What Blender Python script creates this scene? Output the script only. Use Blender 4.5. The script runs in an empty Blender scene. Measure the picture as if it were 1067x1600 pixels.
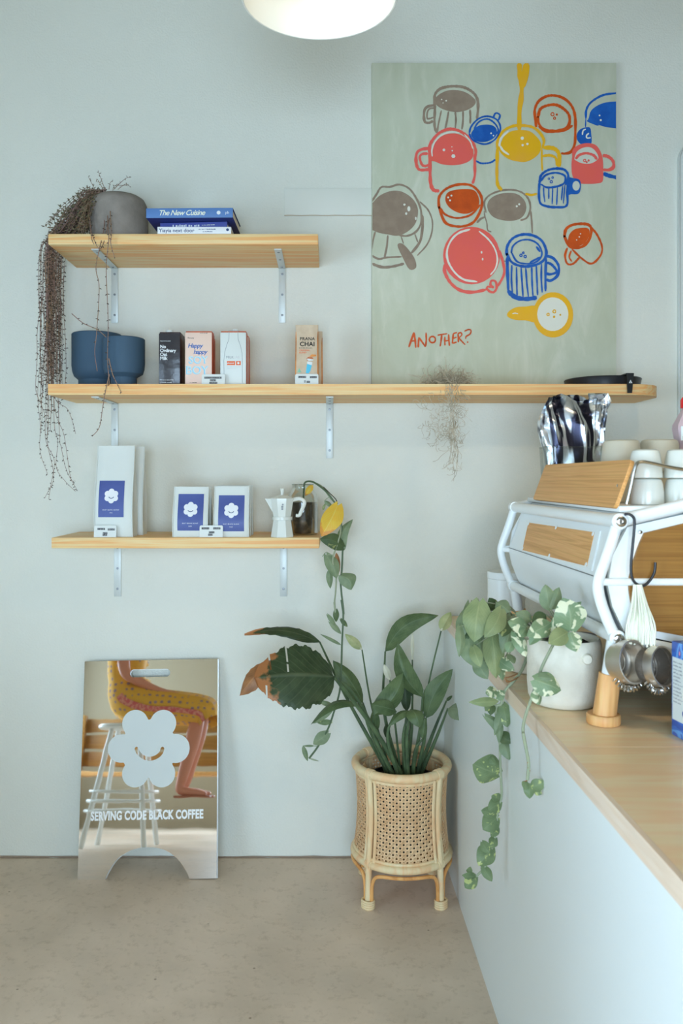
import bpy, bmesh, math, random
from mathutils import Vector, Matrix, Euler
from mathutils.geometry import tessellate_polygon

# ------------------------------------------------------------------ camera, sky, daylight, exposure
SC = bpy.context.scene
COL = SC.collection
D0, F, EYE = 3.225, 1290.0, 1.4825          # distance to the back wall, focal length in px, eye height
VX, VY = 515.0, 747.0                       # vanishing point of the room's depth lines
cam = bpy.data.cameras.new('camera')
cam.sensor_fit = 'VERTICAL'
cam.sensor_height = 36.0
cam.lens = 36.0 * F / 1600.0
cam.shift_x = (533.5 - VX) / 1600.0
cam.shift_y = -(800.0 - VY) / 1600.0
cam.clip_start = 0.05
cam.dof.use_dof = True
cam.dof.focus_distance = 3.05
cam.dof.aperture_fstop = 5.6
camo = bpy.data.objects.new('camera', cam)
camo.location = (0, -D0, EYE)
camo.rotation_euler = (math.pi / 2, 0, 0)
COL.objects.link(camo)
SC.camera = camo

world = bpy.data.worlds.new('sky')
SC.world = world
world.use_nodes = True
_bg = world.node_tree.nodes['Background']
_bg.inputs[0].default_value = (0.72, 0.86, 1.0, 1)
_bg.inputs[1].default_value = 0.6

def area(name, loc, rot, sx, sy, power, colour):
    l = bpy.data.lights.new(name, 'AREA')
    l.shape = 'RECTANGLE'; l.size = sx; l.size_y = sy
    l.energy = power; l.color = colour
    o = bpy.data.objects.new(name, l)
    o.location = loc; o.rotation_euler = rot
    COL.objects.link(o)
    return o
# daylight entering through the side window and through the shopfront behind the camera
area('daylight_side_window', (-2.62, -3.55, 1.22), (0, math.radians(-90), 0), 1.5, 2.2, 195, (0.575, 0.785, 1.0))
area('daylight_shopfront', (0.0, -4.92, 1.32), (math.radians(90), 0, 0), 1.9, 1.4, 122, (0.575, 0.785, 1.0))

SC.view_settings.view_transform = 'Standard'
SC.view_settings.look = 'None'
SC.view_settings.gamma = 1.0
SC.view_settings.use_curve_mapping = False
SC.view_settings.exposure = 0.03

# ------------------------------------------------------------------ helpers
R = random.Random(7)
PI = math.pi
def W(px, py, y):                            # world point at depth y (0 = back wall) seen at a photo pixel
    d = D0 + y
    return Vector(((px - VX) * d / F, y, EYE - (py - VY) * d / F))
def crop(ox, oy, s):
    return lambda x, y: (ox + x / s, oy + y / s)
def lin(c):
    c = c / 255.0
    return c / 12.92 if c <= 0.04045 else ((c + 0.055) / 1.055) ** 2.4
def S(r, g, b, k=1.3):                       # albedo from a colour seen in the photograph
    return (min(lin(r) * k * 1.17, 0.88), min(lin(g) * k, 0.88), min(lin(b) * k * 1.0, 0.88), 1)
def V(*a): return Vector(a)
def lerp(a, b, t): return a + (b - a) * t

def cr(pts, n=6, closed=False):              # Catmull-Rom through the points
    pts = [Vector(p) for p in pts]
    m = len(pts)
    if m < 3: 
        return [pts[0].lerp(pts[-1], i / n) for i in range(n + 1)]
    out = []
    rng = range(m) if closed else range(m - 1)
    for i in rng:
        if closed:
            p0, p1, p2, p3 = pts[(i - 1) % m], pts[i], pts[(i + 1) % m], pts[(i + 2) % m]
        else:
            p1, p2 = pts[i], pts[i + 1]
            p0 = pts[i - 1] if i > 0 else p1 * 2 - p2
            p3 = pts[i + 2] if i + 2 < m else p2 * 2 - p1
        for k in range(n):
            t = k / n
            out.append(0.5 * ((2 * p1) + (p2 - p0) * t + (2 * p0 - 5 * p1 + 4 * p2 - p3) * t * t + (3 * p1 - p0 - 3 * p2 + p3) * t ** 3))
    if not closed: out.append(pts[-1])
    return out

class MB:
    def __init__(self):
        self.v = []; self.f = []; self.uv = []; self.m = []
    def add(self, vs, fs, uvs=None, mi=0):
        o = len(self.v)
        self.v += [Vector(p) for p in vs]
        self.uv += uvs if uvs else [(0.0, 0.0)] * len(vs)
        for f in fs:
            self.f.append(tuple(i + o for i in f)); self.m.append(mi)
        return self
    def bm(self, b, M=None, mi=0):
        b.verts.index_update()
        vs = [(M @ x.co) if M else x.co.copy() for x in b.verts]
        self.add(vs, [tuple(x.index for x in f.verts) for f in b.faces], mi=mi)
        b.free(); return self
    def box(self, c, s, bevel=0.0, M=None, seg=2, mi=0):
        b = bmesh.new()
        bmesh.ops.create_cube(b, size=1)
        for x in b.verts: x.co = Vector((x.co.x * s[0], x.co.y * s[1], x.co.z * s[2]))
        if bevel > 0:
            bmesh.ops.bevel(b, geom=list(b.edges), offset=bevel, segments=seg, profile=0.5, affect='EDGES')
        for x in b.verts: x.co += Vector(c)
        return self.bm(b, M, mi)
    def tube(self, path, r, n=8, caps=True, closed=False, mi=0, flat=1.0):
        path = [Vector(p) for p in path]
        m = len(path)
        rs = r if isinstance(r, (list, tuple)) else [r] * m
        if len(rs) != m: rs = [rs[0] + (rs[-1] - rs[0]) * i / (m - 1) for i in range(m)]
        vs, fs = [], []
        up = None
        for i, p in enumerate(path):
            if closed: t = path[(i + 1) % m] - path[i - 1]
            else: t = path[min(i + 1, m - 1)] - path[max(i - 1, 0)]
            if t.length < 1e-9: t = Vector((0, 0, 1))
            t.normalize()
            if up is None:
                up = Vector((0, 0, 1)) if abs(t.z) < 0.9 else Vector((1, 0, 0))
            up = (up - t * up.dot(t))
            if up.length < 1e-6: up = t.orthogonal()
            up.normalize()
            s = t.cross(up)
            for k in range(n):
                a = 2 * PI * k / n
                vs.append(p + (s * math.cos(a) + up * math.sin(a) * flat) * rs[i])
        L = m if closed else m - 1
        for i in range(L):
            for k in range(n):
                a, b = i * n + k, i * n + (k + 1) % n
                j = ((i + 1) % m) * n
                fs.append((a, b, j + (k + 1) % n, j + k))
        if caps and not closed:
            fs.append(tuple(reversed(range(n)))); fs.append(tuple((m - 1) * n + k for k in range(n)))
        return self.add(vs, fs, mi=mi)
    def lathe(self, prof, c=(0, 0, 0), n=32, M=None, mi=0, phase=0.0, sq=(1, 1), caps=True):
        vs, fs, us = [], [], []
        c = Vector(c)
        m = len(prof)
        for j, (r, z) in enumerate(prof):
            for k in range(n):
                a = 2 * PI * k / n + phase
                p = Vector((r * math.cos(a) * sq[0], r * math.sin(a) * sq[1], z))
                vs.append((M @ p if M else p) + c); us.append((k / n, j / max(m - 1, 1)))
        for j in range(m - 1):
            for k in range(n):
                fs.append((j * n + k, j * n + (k + 1) % n, (j + 1) * n + (k + 1) % n, (j + 1) * n + k))
        if caps and prof[0][0] > 1e-6: fs.append(tuple(reversed(range(n))))
        if caps and prof[-1][0] > 1e-6: fs.append(tuple((m - 1) * n + k for k in range(n)))
        return self.add(vs, fs, us, mi)
    def torus(self, c, Rr, r, M=None, n=40, k=10, mi=0):
        c = Vector(c)
        path = []
        for i in range(n):
            a = 2 * PI * i / n
            p = Vector((Rr * math.cos(a), Rr * math.sin(a), 0))
            path.append((M @ p if M else p) + c)
        return self.tube(path, r, k, closed=True, mi=mi)
    def prism(self, poly, depth, fn, holes=(), mi=0):
        """poly, holes: 2-D loops; fn(u, v, w) places a point, w runs 0..depth"""
        loops = [list(poly)] + [list(h) for h in holes]
        flat = [p for l in loops for p in l]
        tris = tessellate_polygon([[Vector((p[0], p[1], 0)) for p in l] for l in loops])
        n = len(flat)
        vs = [fn(p[0], p[1], 0.0) for p in flat]
        fs = [tuple(t) for t in tris]
        if depth:
            vs += [fn(p[0], p[1], depth) for p in flat]
            fs += [tuple(reversed([i + n for i in t])) for t in tris]
            o = 0
            for l in loops:
                m = len(l)
                for i in range(m):
                    a, b = o + i, o + (i + 1) % m
                    fs.append((a, b, b + n, a + n))
                o += m
        return self.add(vs, fs, [(p[0], p[1]) for p in flat] * (2 if depth else 1), mi)
    def grid(self, rows, uvs=None, mi=0, wrap=False):
        h, w = len(rows), len(rows[0])
        vs = [p for r in rows for p in r]
        if uvs is None: uvs = [(j / (w - 1), i / (h - 1)) for i in range(h) for j in range(w)]
        fs = []
        for i in range(h - 1):
            for j in range(w - 1 if not wrap else w):
                j2 = (j + 1) % w
                fs.append((i * w + j, i * w + j2, (i + 1) * w + j2, (i + 1) * w + j))
        return self.add(vs, fs, uvs, mi)
    def build(self, name, mat, parent=None, smooth=40, local=False, kind=None, label=None, fix=True):
        me = bpy.data.meshes.new(name)
        off = Vector((0, 0, 0))
        if parent is not None and not local:
            p = parent
            while p is not None: off = off + p.location; p = p.parent
        me.from_pydata([tuple(p - off) for p in self.v], [], self.f)
        mats = mat if isinstance(mat, (list, tuple)) else [mat]
        for x in mats: me.materials.append(M_[x] if isinstance(x, str) else x)
        if len(mats) > 1: me.polygons.foreach_set('material_index', self.m)
        if any(u != (0.0, 0.0) for u in self.uv):
            l = me.uv_layers.new(name='UVMap')
            for lp in me.loops: l.data[lp.index].uv = self.uv[lp.vertex_index]
        if fix:
            b = bmesh.new(); b.from_mesh(me)
            bmesh.ops.recalc_face_normals(b, faces=b.faces)
            b.to_mesh(me); b.free()
        if smooth:
            me.polygons.foreach_set('use_smooth', [True] * len(me.polygons))
            me.set_sharp_from_angle(angle=math.radians(smooth))
        me.update()
        o = bpy.data.objects.new(name, me)
        COL.objects.link(o)
        if parent is not None: o.parent = parent
        if kind: o['kind'] = kind
        if label: o['label'] = label
        return o

def tag(o, label, cat, group=None):
    o['label'] = label; o['category'] = cat
    if group: o['group'] = group
    return o
def thing(name, label, cat, loc=(0, 0, 0), rotz=0.0, group=None):
    o = bpy.data.objects.new(name, None)
    o.empty_display_size = 0.05
    o.location = loc; o.rotation_euler = (0, 0, rotz)
    COL.objects.link(o)
    return tag(o, label, cat, group)
def struct(o):
    o['kind'] = 'structure'; return o
def copy_tree(o, parent=None):
    c = o.copy(); COL.objects.link(c); c.parent = parent
    for ch in list(o.children):
        if ch.name != c.name: copy_tree(ch, c)
    return c

_font = {}
def text(mb, s, size, fn, align='CENTER', bold=0.0, space=1.0, line=1.0, shear=0.0, mi=0):
    """lettering laid out flat in (u, v) and placed by fn(u, v)"""
    cu = bpy.data.curves.new('lettering', 'FONT')
    cu.body = s; cu.size = size; cu.align_x = align; cu.align_y = 'CENTER'
    cu.offset = bold * size; cu.space_character = space; cu.space_line = line; cu.shear = shear
    cu.resolution_u = 3
    o = bpy.data.objects.new('lettering', cu)
    me = o.to_mesh()
    vs = [fn(v.co.x, v.co.y) for v in me.vertices]
    fs = [tuple(p.vertices) for p in me.polygons]
    mb.add(vs, fs, mi=mi)
    o.to_mesh_clear(); bpy.data.objects.remove(o); bpy.data.curves.remove(cu)
    return mb
# ------------------------------------------------------------------ materials
M_ = {}
def mat(name, col, rough=0.6, metal=0.0, spec=0.4, bump=None, mottle=None, stretch=None, trans=0.0, ior=1.45, emit=None, coat=0.0, sss=0.0, sheen=0.0):
    """bump=(scale, strength); mottle=(colour2, scale, lo, hi); stretch=(x,y,z) scales the texture space"""
    m = bpy.data.materials.new(name); m.use_nodes = True
    nt = m.node_tree; b = nt.nodes['Principled BSDF']
    b.inputs['Base Color'].default_value = col
    b.inputs['Roughness'].default_value = rough
    b.inputs['Metallic'].default_value = metal
    b.inputs['Specular IOR Level'].default_value = spec
    b.inputs['IOR'].default_value = ior
    b.inputs['Transmission Weight'].default_value = trans
    b.inputs['Coat Weight'].default_value = coat
    if emit:
        b.inputs['Emission Color'].default_value = emit[0]; b.inputs['Emission Strength'].default_value = emit[1]
    tc = nt.nodes.new('ShaderNodeTexCoord'); mp = nt.nodes.new('ShaderNodeMapping')
    nt.links.new(tc.outputs['Object'], mp.inputs['Vector'])
    if stretch: mp.inputs['Scale'].default_value = stretch
    if mottle:
        c2, sc, lo, hi = mottle
        no = nt.nodes.new('ShaderNodeTexNoise'); no.inputs['Scale'].default_value = sc; no.inputs['Detail'].default_value = 5
        nt.links.new(mp.outputs[0], no.inputs['Vector'])
        rp = nt.nodes.new('ShaderNodeValToRGB')
        rp.color_ramp.elements[0].position = lo; rp.color_ramp.elements[0].color = col
        rp.color_ramp.elements[1].position = hi; rp.color_ramp.elements[1].color = c2
        nt.links.new(no.outputs['Fac'], rp.inputs['Fac'])
        nt.links.new(rp.outputs['Color'], b.inputs['Base Color'])
    if bump:
        n2 = nt.nodes.new('ShaderNodeTexNoise'); n2.inputs['Scale'].default_value = bump[0]; n2.inputs['Detail'].default_value = 3
        nt.links.new(mp.outputs[0] if stretch else tc.outputs['Object'], n2.inputs['Vector'])
        bp = nt.nodes.new('ShaderNodeBump'); bp.inputs['Strength'].default_value = bump[1]; bp.inputs['Distance'].default_value = 0.01
        nt.links.new(n2.outputs['Fac'], bp.inputs['Height']); nt.links.new(bp.outputs[0], b.inputs['Normal'])
    M_[name] = m
    return m

def N(m, kind, **kw):
    n = m.node_tree.nodes.new(kind)
    for k, v in kw.items():
        if k in n.inputs: n.inputs[k].default_value = v
        else: setattr(n, k, v)
    return n
def LK(m, a, b): m.node_tree.links.new(a, b)
def BS(m): return m.node_tree.nodes['Principled BSDF']
def ramp(m, stops, interp='LINEAR'):
    r = m.node_tree.nodes.new('ShaderNodeValToRGB')
    r.color_ramp.interpolation = interp
    els = r.color_ramp.elements
    while len(els) < len(stops): els.new(0.5)
    for e, (p, c) in zip(els, stops): e.position = p; e.color = c
    return r

# plaster with a rolled, slightly pebbled paint
mat('wall_paint', (0.79, 0.785, 0.70, 1), 0.75, spec=0.25, bump=(130, 0.22), mottle=((0.76, 0.755, 0.67, 1), 2.2, 0.35, 0.7))
mat('counter_paint', (0.80, 0.83, 0.80, 1), 0.45, spec=0.35, bump=(60, 0.05))
mat('ceiling_paint', (0.30, 0.255, 0.15, 1), 0.8)
mat('timber_wall', (0.34, 0.27, 0.17, 1), 0.6)
mat('panel_paint', (0.79, 0.79, 0.71, 1), 0.6, spec=0.3)
# polished sandy concrete
m = mat('concrete', S(178, 168, 148), 0.42, spec=0.4)
tc = N(m, 'ShaderNodeTexCoord'); n1 = N(m, 'ShaderNodeTexNoise', Scale=1.6, Detail=6.0, Roughness=0.6)
LK(m, tc.outputs['Object'], n1.inputs['Vector'])
r1 = ramp(m, [(0.3, S(164, 158, 138)), (0.55, S(184, 178, 158)), (0.75, S(196, 191, 172))])
LK(m, n1.outputs['Fac'], r1.inputs['Fac'])
n2 = N(m, 'ShaderNodeTexNoise', Scale=26.0, Detail=8.0, Roughness=0.75); LK(m, tc.outputs['Object'], n2.inputs['Vector'])
r2 = ramp(m, [(0.52, (1, 1, 1, 1)), (0.74, (0.66, 0.61, 0.54, 1))]); LK(m, n2.outputs['Fac'], r2.inputs['Fac'])
mx = N(m, 'ShaderNodeMix', data_type='RGBA', blend_type='MULTIPLY'); mx.inputs[0].default_value = 0.8
LK(m, r1.outputs[0], mx.inputs[6]); LK(m, r2.outputs[0], mx.inputs[7])
vo = N(m, 'ShaderNodeTexVoronoi', Scale=9.0); vo.inputs['Randomness'].default_value = 1.0
LK(m, tc.outputs['Object'], vo.inputs['Vector'])
r3 = ramp(m, [(0.022, (0.35, 0.28, 0.22, 1)), (0.045, (1, 1, 1, 1))]); LK(m, vo.outputs['Distance'], r3.inputs['Fac'])
mx2 = N(m, 'ShaderNodeMix', data_type='RGBA', blend_type='MULTIPLY'); mx2.inputs[0].default_value = 0.8
LK(m, mx.outputs[2], mx2.inputs[6]); LK(m, r3.outputs[0], mx2.inputs[7]); LK(m, mx2.outputs[2], BS(m).inputs['Base Color'])
rr = ramp(m, [(0.3, (0.34, 0.34, 0.34, 1)), (0.7, (0.55, 0.55, 0.55, 1))]); LK(m, n1.outputs['Fac'], rr.inputs['Fac']); LK(m, rr.outputs[0], BS(m).inputs['Roughness'])
bp = N(m, 'ShaderNodeBump', Strength=0.06); LK(m, n2.outputs['Fac'], bp.inputs['Height']); LK(m, bp.outputs[0], BS(m).inputs['Normal'])

def wood(name, c1, c2, c3, stretch, rough=0.5, scale=1.0, coat=0.0):
    m = mat(name, c1, rough, spec=0.35, coat=coat)
    tc = N(m, 'ShaderNodeTexCoord'); mp = N(m, 'ShaderNodeMapping'); mp.inputs['Scale'].default_value = stretch
    LK(m, tc.outputs['Object'], mp.inputs['Vector'])
    a = N(m, 'ShaderNodeTexNoise', Scale=scale, Detail=3.0, Roughness=0.55, Distortion=0.6); LK(m, mp.outputs[0], a.inputs['Vector'])
    # growth rings: repeated bands of the stretched noise
    mm = N(m, 'ShaderNodeMath', operation='MULTIPLY'); mm.inputs[1].default_value = 9.0; LK(m, a.outputs['Fac'], mm.inputs[0])
    fr = N(m, 'ShaderNodeMath', operation='PINGPONG'); fr.inputs[1].default_value = 1.0; LK(m, mm.outputs[0], fr.inputs[0])
    rp = ramp(m, [(0.0, c1), (0.55, c2), (1.0, c3)]); LK(m, fr.outputs[0], rp.inputs['Fac'])
    b2 = N(m, 'ShaderNodeTexNoise', Scale=scale * 7, Detail=2.0); LK(m, mp.outputs[0], b2.inputs['Vector'])
    mx = N(m, 'ShaderNodeMix', data_type='RGBA', blend_type='OVERLAY'); mx.inputs[0].default_value = 0.22
    LK(m, rp.outputs[0], mx.inputs[6]); LK(m, b2.outputs['Fac'], mx.inputs[7])
    hs = N(m, 'ShaderNodeHueSaturation', Saturation=1.0); LK(m, mx.outputs[2], hs.inputs['Color'])
    LK(m, hs.outputs[0], BS(m).inputs['Base Color'])
    bp = N(m, 'ShaderNodeBump', Strength=0.05); LK(m, fr.outputs[0], bp.inputs['Height']); LK(m, bp.outputs[0], BS(m).inputs['Normal'])
    return m
wood('pine', S(221, 186, 136), S(215, 175, 120), S(202, 157, 98), (0.9, 18, 30))
wood('maple', S(218, 196, 160), S(213, 190, 153), S(208, 184, 146), (1.1, 10, 10), 0.32)
wood('maple_edge', S(202, 195, 174), S(197, 189, 167), S(191, 182, 159), (7, 1.2, 12), 0.4)
wood('oak', S(194, 156, 98), S(188, 149, 89), S(177, 136, 77), (30, 0.7, 60), 0.45)
wood('oak_end', S(128, 97, 44), S(122, 91, 39), S(113, 82, 33), (0.9, 30, 60), 0.45)
wood('beech', S(202, 167, 112), S(195, 157, 100), S(182, 142, 86), (20, 20, 1.6), 0.45)
wood('rattan', S(214, 194, 154), S(209, 187, 145), S(200, 175, 130), (9, 9, 3), 0.42)
wood('rattan_dark', S(202, 160, 98), S(192, 148, 88), S(178, 130, 72), (9, 9, 3), 0.42)
mat('cane', S(204, 180, 138), 0.55, mottle=(S(190, 162, 118), 40, 0.4, 0.65))

mat('white_metal', (0.92, 0.94, 0.92, 1), 0.28, spec=0.5)
mat('bracket_metal', (0.62, 0.65, 0.62, 1), 0.42, metal=0.25)
mat('screw_metal', (0.25, 0.26, 0.27, 1), 0.4, metal=0.8)
mat('steel', (0.62, 0.60, 0.57, 1), 0.22, metal=1.0)
mat('brushed_steel', (0.70, 0.64, 0.56, 1), 0.38, metal=1.0)
mat('steel_mesh', (0.24, 0.20, 0.16, 1), 0.5, metal=0.6, bump=(300, 0.3))
mat('black_metal', (0.02, 0.021, 0.025, 1), 0.35, spec=0.5)
mat('black_plastic', (0.015, 0.016, 0.018, 1), 0.4)
mat('dark', (0.012, 0.011, 0.011, 1), 0.8)
mat('mirror', (0.86, 0.84, 0.80, 1), 0.025, metal=1.0, bump=(3.0, 0.035))
mat('sign_edge', (0.62, 0.62, 0.60, 1), 0.35, metal=0.7)
mat('sign_white', (0.66, 0.69, 0.66, 1), 0.55)
mat('sign_letter', (0.88, 0.88, 0.86, 1), 0.5)
mat('concrete_pot', S(110, 111, 104), 0.85, spec=0.2, mottle=(S(130, 131, 123), 14, 0.35, 0.7), bump=(60, 0.15))
mat('blue_ceramic', S(54, 80, 98), 0.6, spec=0.3)
mat('cream_ceramic', (0.80, 0.75, 0.63, 1), 0.7, spec=0.25, mottle=((0.72, 0.66, 0.54, 1), 26, 0.45, 0.75), bump=(180, 0.12))
mat('white_ceramic', (0.74, 0.75, 0.68, 1), 0.18, spec=0.5)
mat('tan_ceramic', (0.60, 0.55, 0.43, 1), 0.45)
mat('grey_ceramic', S(128, 122, 112), 0.5)
mat('soil', (0.02, 0.014, 0.012, 1), 0.95, bump=(120, 0.8), mottle=((0.05, 0.033, 0.025, 1), 90, 0.45, 0.6))
mat('nursery_black', (0.012, 0.012, 0.013, 1), 0.5)

mat('book_blue', S(76, 116, 166), 0.5)
mat('book_deep', S(30, 44, 104), 0.5)
mat('book_navy', S(62, 76, 140), 0.5)
mat('book_white', S(214, 224, 222), 0.5)
mat('book_cream', S(226, 216, 170), 0.5)
mat('paper', S(214, 206, 192), 0.8, bump=(400, 0.1))
mat('ink_white', (0.8, 0.82, 0.82, 1), 0.6)
mat('ink_cream', S(226, 222, 192), 0.6)
mat('ink_black', (0.018, 0.018, 0.02, 1), 0.6)
mat('ink_navy', S(36, 58, 104), 0.6)
mat('ink_grey', S(120, 132, 136), 0.6)
mat('carton_black', S(48, 50, 54), 0.28, spec=0.6, bump=(18, 0.35))
mat('carton_dark', S(44, 28, 28), 0.35)
mat('carton_pink', S(230, 186, 170), 0.45)
mat('carton_orange', S(192, 96, 52), 0.45, mottle=(S(160, 74, 46), 16, 0.4, 0.65))
mat('carton_white', (0.75, 0.78, 0.74, 1), 0.4)
mat('ink_orange', S(222, 92, 36), 0.5)
mat('ink_blue', S(40, 92, 158), 0.5)
mat('ink_sky', S(120, 190, 218), 0.5)
mat('ink_teal', S(74, 176, 204), 0.5)
mat('ink_green', S(120, 176, 150), 0.5)
mat('ink_brown', S(170, 110, 74), 0.5)
mat('kraft', S(180, 174, 150), 0.7, mottle=(S(172, 162, 136), 30, 0.4, 0.7), bump=(40, 0.2))
mat('kraft_side', S(196, 138, 74), 0.6, mottle=(S(150, 96, 44), 14, 0.4, 0.65))
mat('card', (0.78, 0.80, 0.76, 1), 0.5)
mat('bag_white', (0.74, 0.76, 0.71, 1), 0.5, bump=(14, 0.25))
mat('bag_label', S(68, 86, 142), 0.38, bump=(10, 0.2), mottle=(S(60, 76, 132), 9, 0.4, 0.65))
mat('logo_cream', S(220, 226, 218), 0.5)
mat('moka_white', (0.76, 0.77, 0.70, 1), 0.25, spec=0.5)
mat('cord', S(222, 214, 196), 0.85)
mat('red_cap', S(214, 36, 40), 0.35)

# clear glass that lets daylight pass: mostly see-through, with a sheen at grazing angles
def clear_glass(name, tint, refl=0.5, rough=0.02, alpha=0.06):
    m = bpy.data.materials.new(name); m.use_nodes = True; nt = m.node_tree
    nt.nodes.remove(nt.nodes['Principled BSDF'])
    out = nt.nodes['Material Output']
    tr = nt.nodes.new('ShaderNodeBsdfTransparent'); tr.inputs[0].default_value = tint
    gl = nt.nodes.new('ShaderNodeBsdfGlossy'); gl.inputs['Roughness'].default_value = rough
    fr = nt.nodes.new('ShaderNodeLayerWeight'); fr.inputs['Blend'].default_value = 0.35
    ml = nt.nodes.new('ShaderNodeMath'); ml.operation = 'MULTIPLY_ADD'; ml.inputs[1].default_value = refl; ml.inputs[2].default_value = alpha
    mx = nt.nodes.new('ShaderNodeMixShader')
    nt.links.new(fr.outputs['Fresnel'], ml.inputs[0]); nt.links.new(ml.outputs[0], mx.inputs[0])
    nt.links.new(tr.outputs[0], mx.inputs[1]); nt.links.new(gl.outputs[0], mx.inputs[2])
    nt.links.new(mx.outputs[0], out.inputs['Surface'])
    M_[name] = m
    return m
clear_glass('window_glass', (0.97, 0.99, 1, 1), 0.4)
clear_glass('jar_glass', (0.90, 0.93, 0.91, 1), 0.5, 0.03, 0.03)
clear_glass('bottle_plastic', (0.86, 0.78, 0.80, 1), 0.5, 0.12, 0.12)
mat('jar_fill', S(44, 38, 28), 0.35, spec=0.6, mottle=(S(104, 92, 70), 34, 0.5, 0.72))
mat('pink_liquid', S(170, 156, 158), 0.3)

# painted canvas: sage ground with loose vertical brush marks
m = mat('canvas', S(172, 186, 170), 0.75, spec=0.2)
tc = N(m, 'ShaderNodeTexCoord'); mp = N(m, 'ShaderNodeMapping'); mp.inputs['Scale'].default_value = (13, 1, 4.0)
LK(m, tc.outputs['Object'], mp.inputs['Vector'])
n1 = N(m, 'ShaderNodeTexNoise', Scale=1.0, Detail=5.0, Roughness=0.65, Distortion=0.7); LK(m, mp.outputs[0], n1.inputs['Vector'])
r1 = ramp(m, [(0.30, S(163, 178, 156)), (0.52, S(168, 183, 162)), (0.78, S(182, 195, 178))]); LK(m, n1.outputs['Fac'], r1.inputs['Fac'])
n2 = N(m, 'ShaderNodeTexNoise', Scale=3.0, Detail=2.0); LK(m, tc.outputs['Object'], n2.inputs['Vector'])
r2 = ramp(m, [(0.46, (0, 0, 0, 1)), (0.72, (0.6, 0.6, 0.6, 1))]); LK(m, n2.outputs['Fac'], r2.inputs['Fac'])
mx = N(m, 'ShaderNodeMix', data_type='RGBA'); LK(m, r2.outputs[0], mx.inputs[0]); LK(m, r1.outputs[0], mx.inputs[6]); mx.inputs[7].default_value = S(180, 195, 178)
LK(m, mx.outputs[2], BS(m).inputs['Base Color'])
bp = N(m, 'ShaderNodeBump', Strength=0.12); LK(m, n1.outputs['Fac'], bp.inputs['Height']); LK(m, bp.outputs[0], BS(m).inputs['Normal'])
PK = 1.25
mat('paint_grey', S(124, 115, 98, PK), 0.6, mottle=(S(134, 126, 108, PK), 30, 0.4, 0.7))
mat('paint_blue', S(14, 78, 156, PK), 0.5, mottle=(S(24, 92, 170, PK), 30, 0.4, 0.7))
mat('paint_pink', S(230, 90, 84, PK), 0.5, mottle=(S(214, 92, 76, PK), 12, 0.35, 0.7))
mat('paint_yellow', S(224, 164, 18, PK), 0.5, mottle=(S(214, 160, 44, PK), 14, 0.4, 0.7))
mat('paint_rust', S(184, 78, 14, PK), 0.5, mottle=(S(164, 66, 12, PK), 20, 0.4, 0.7))
mat('paint_sage', S(178, 192, 178, PK), 0.7)
mat('paint_light', S(196, 208, 194, PK), 0.7)

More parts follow.
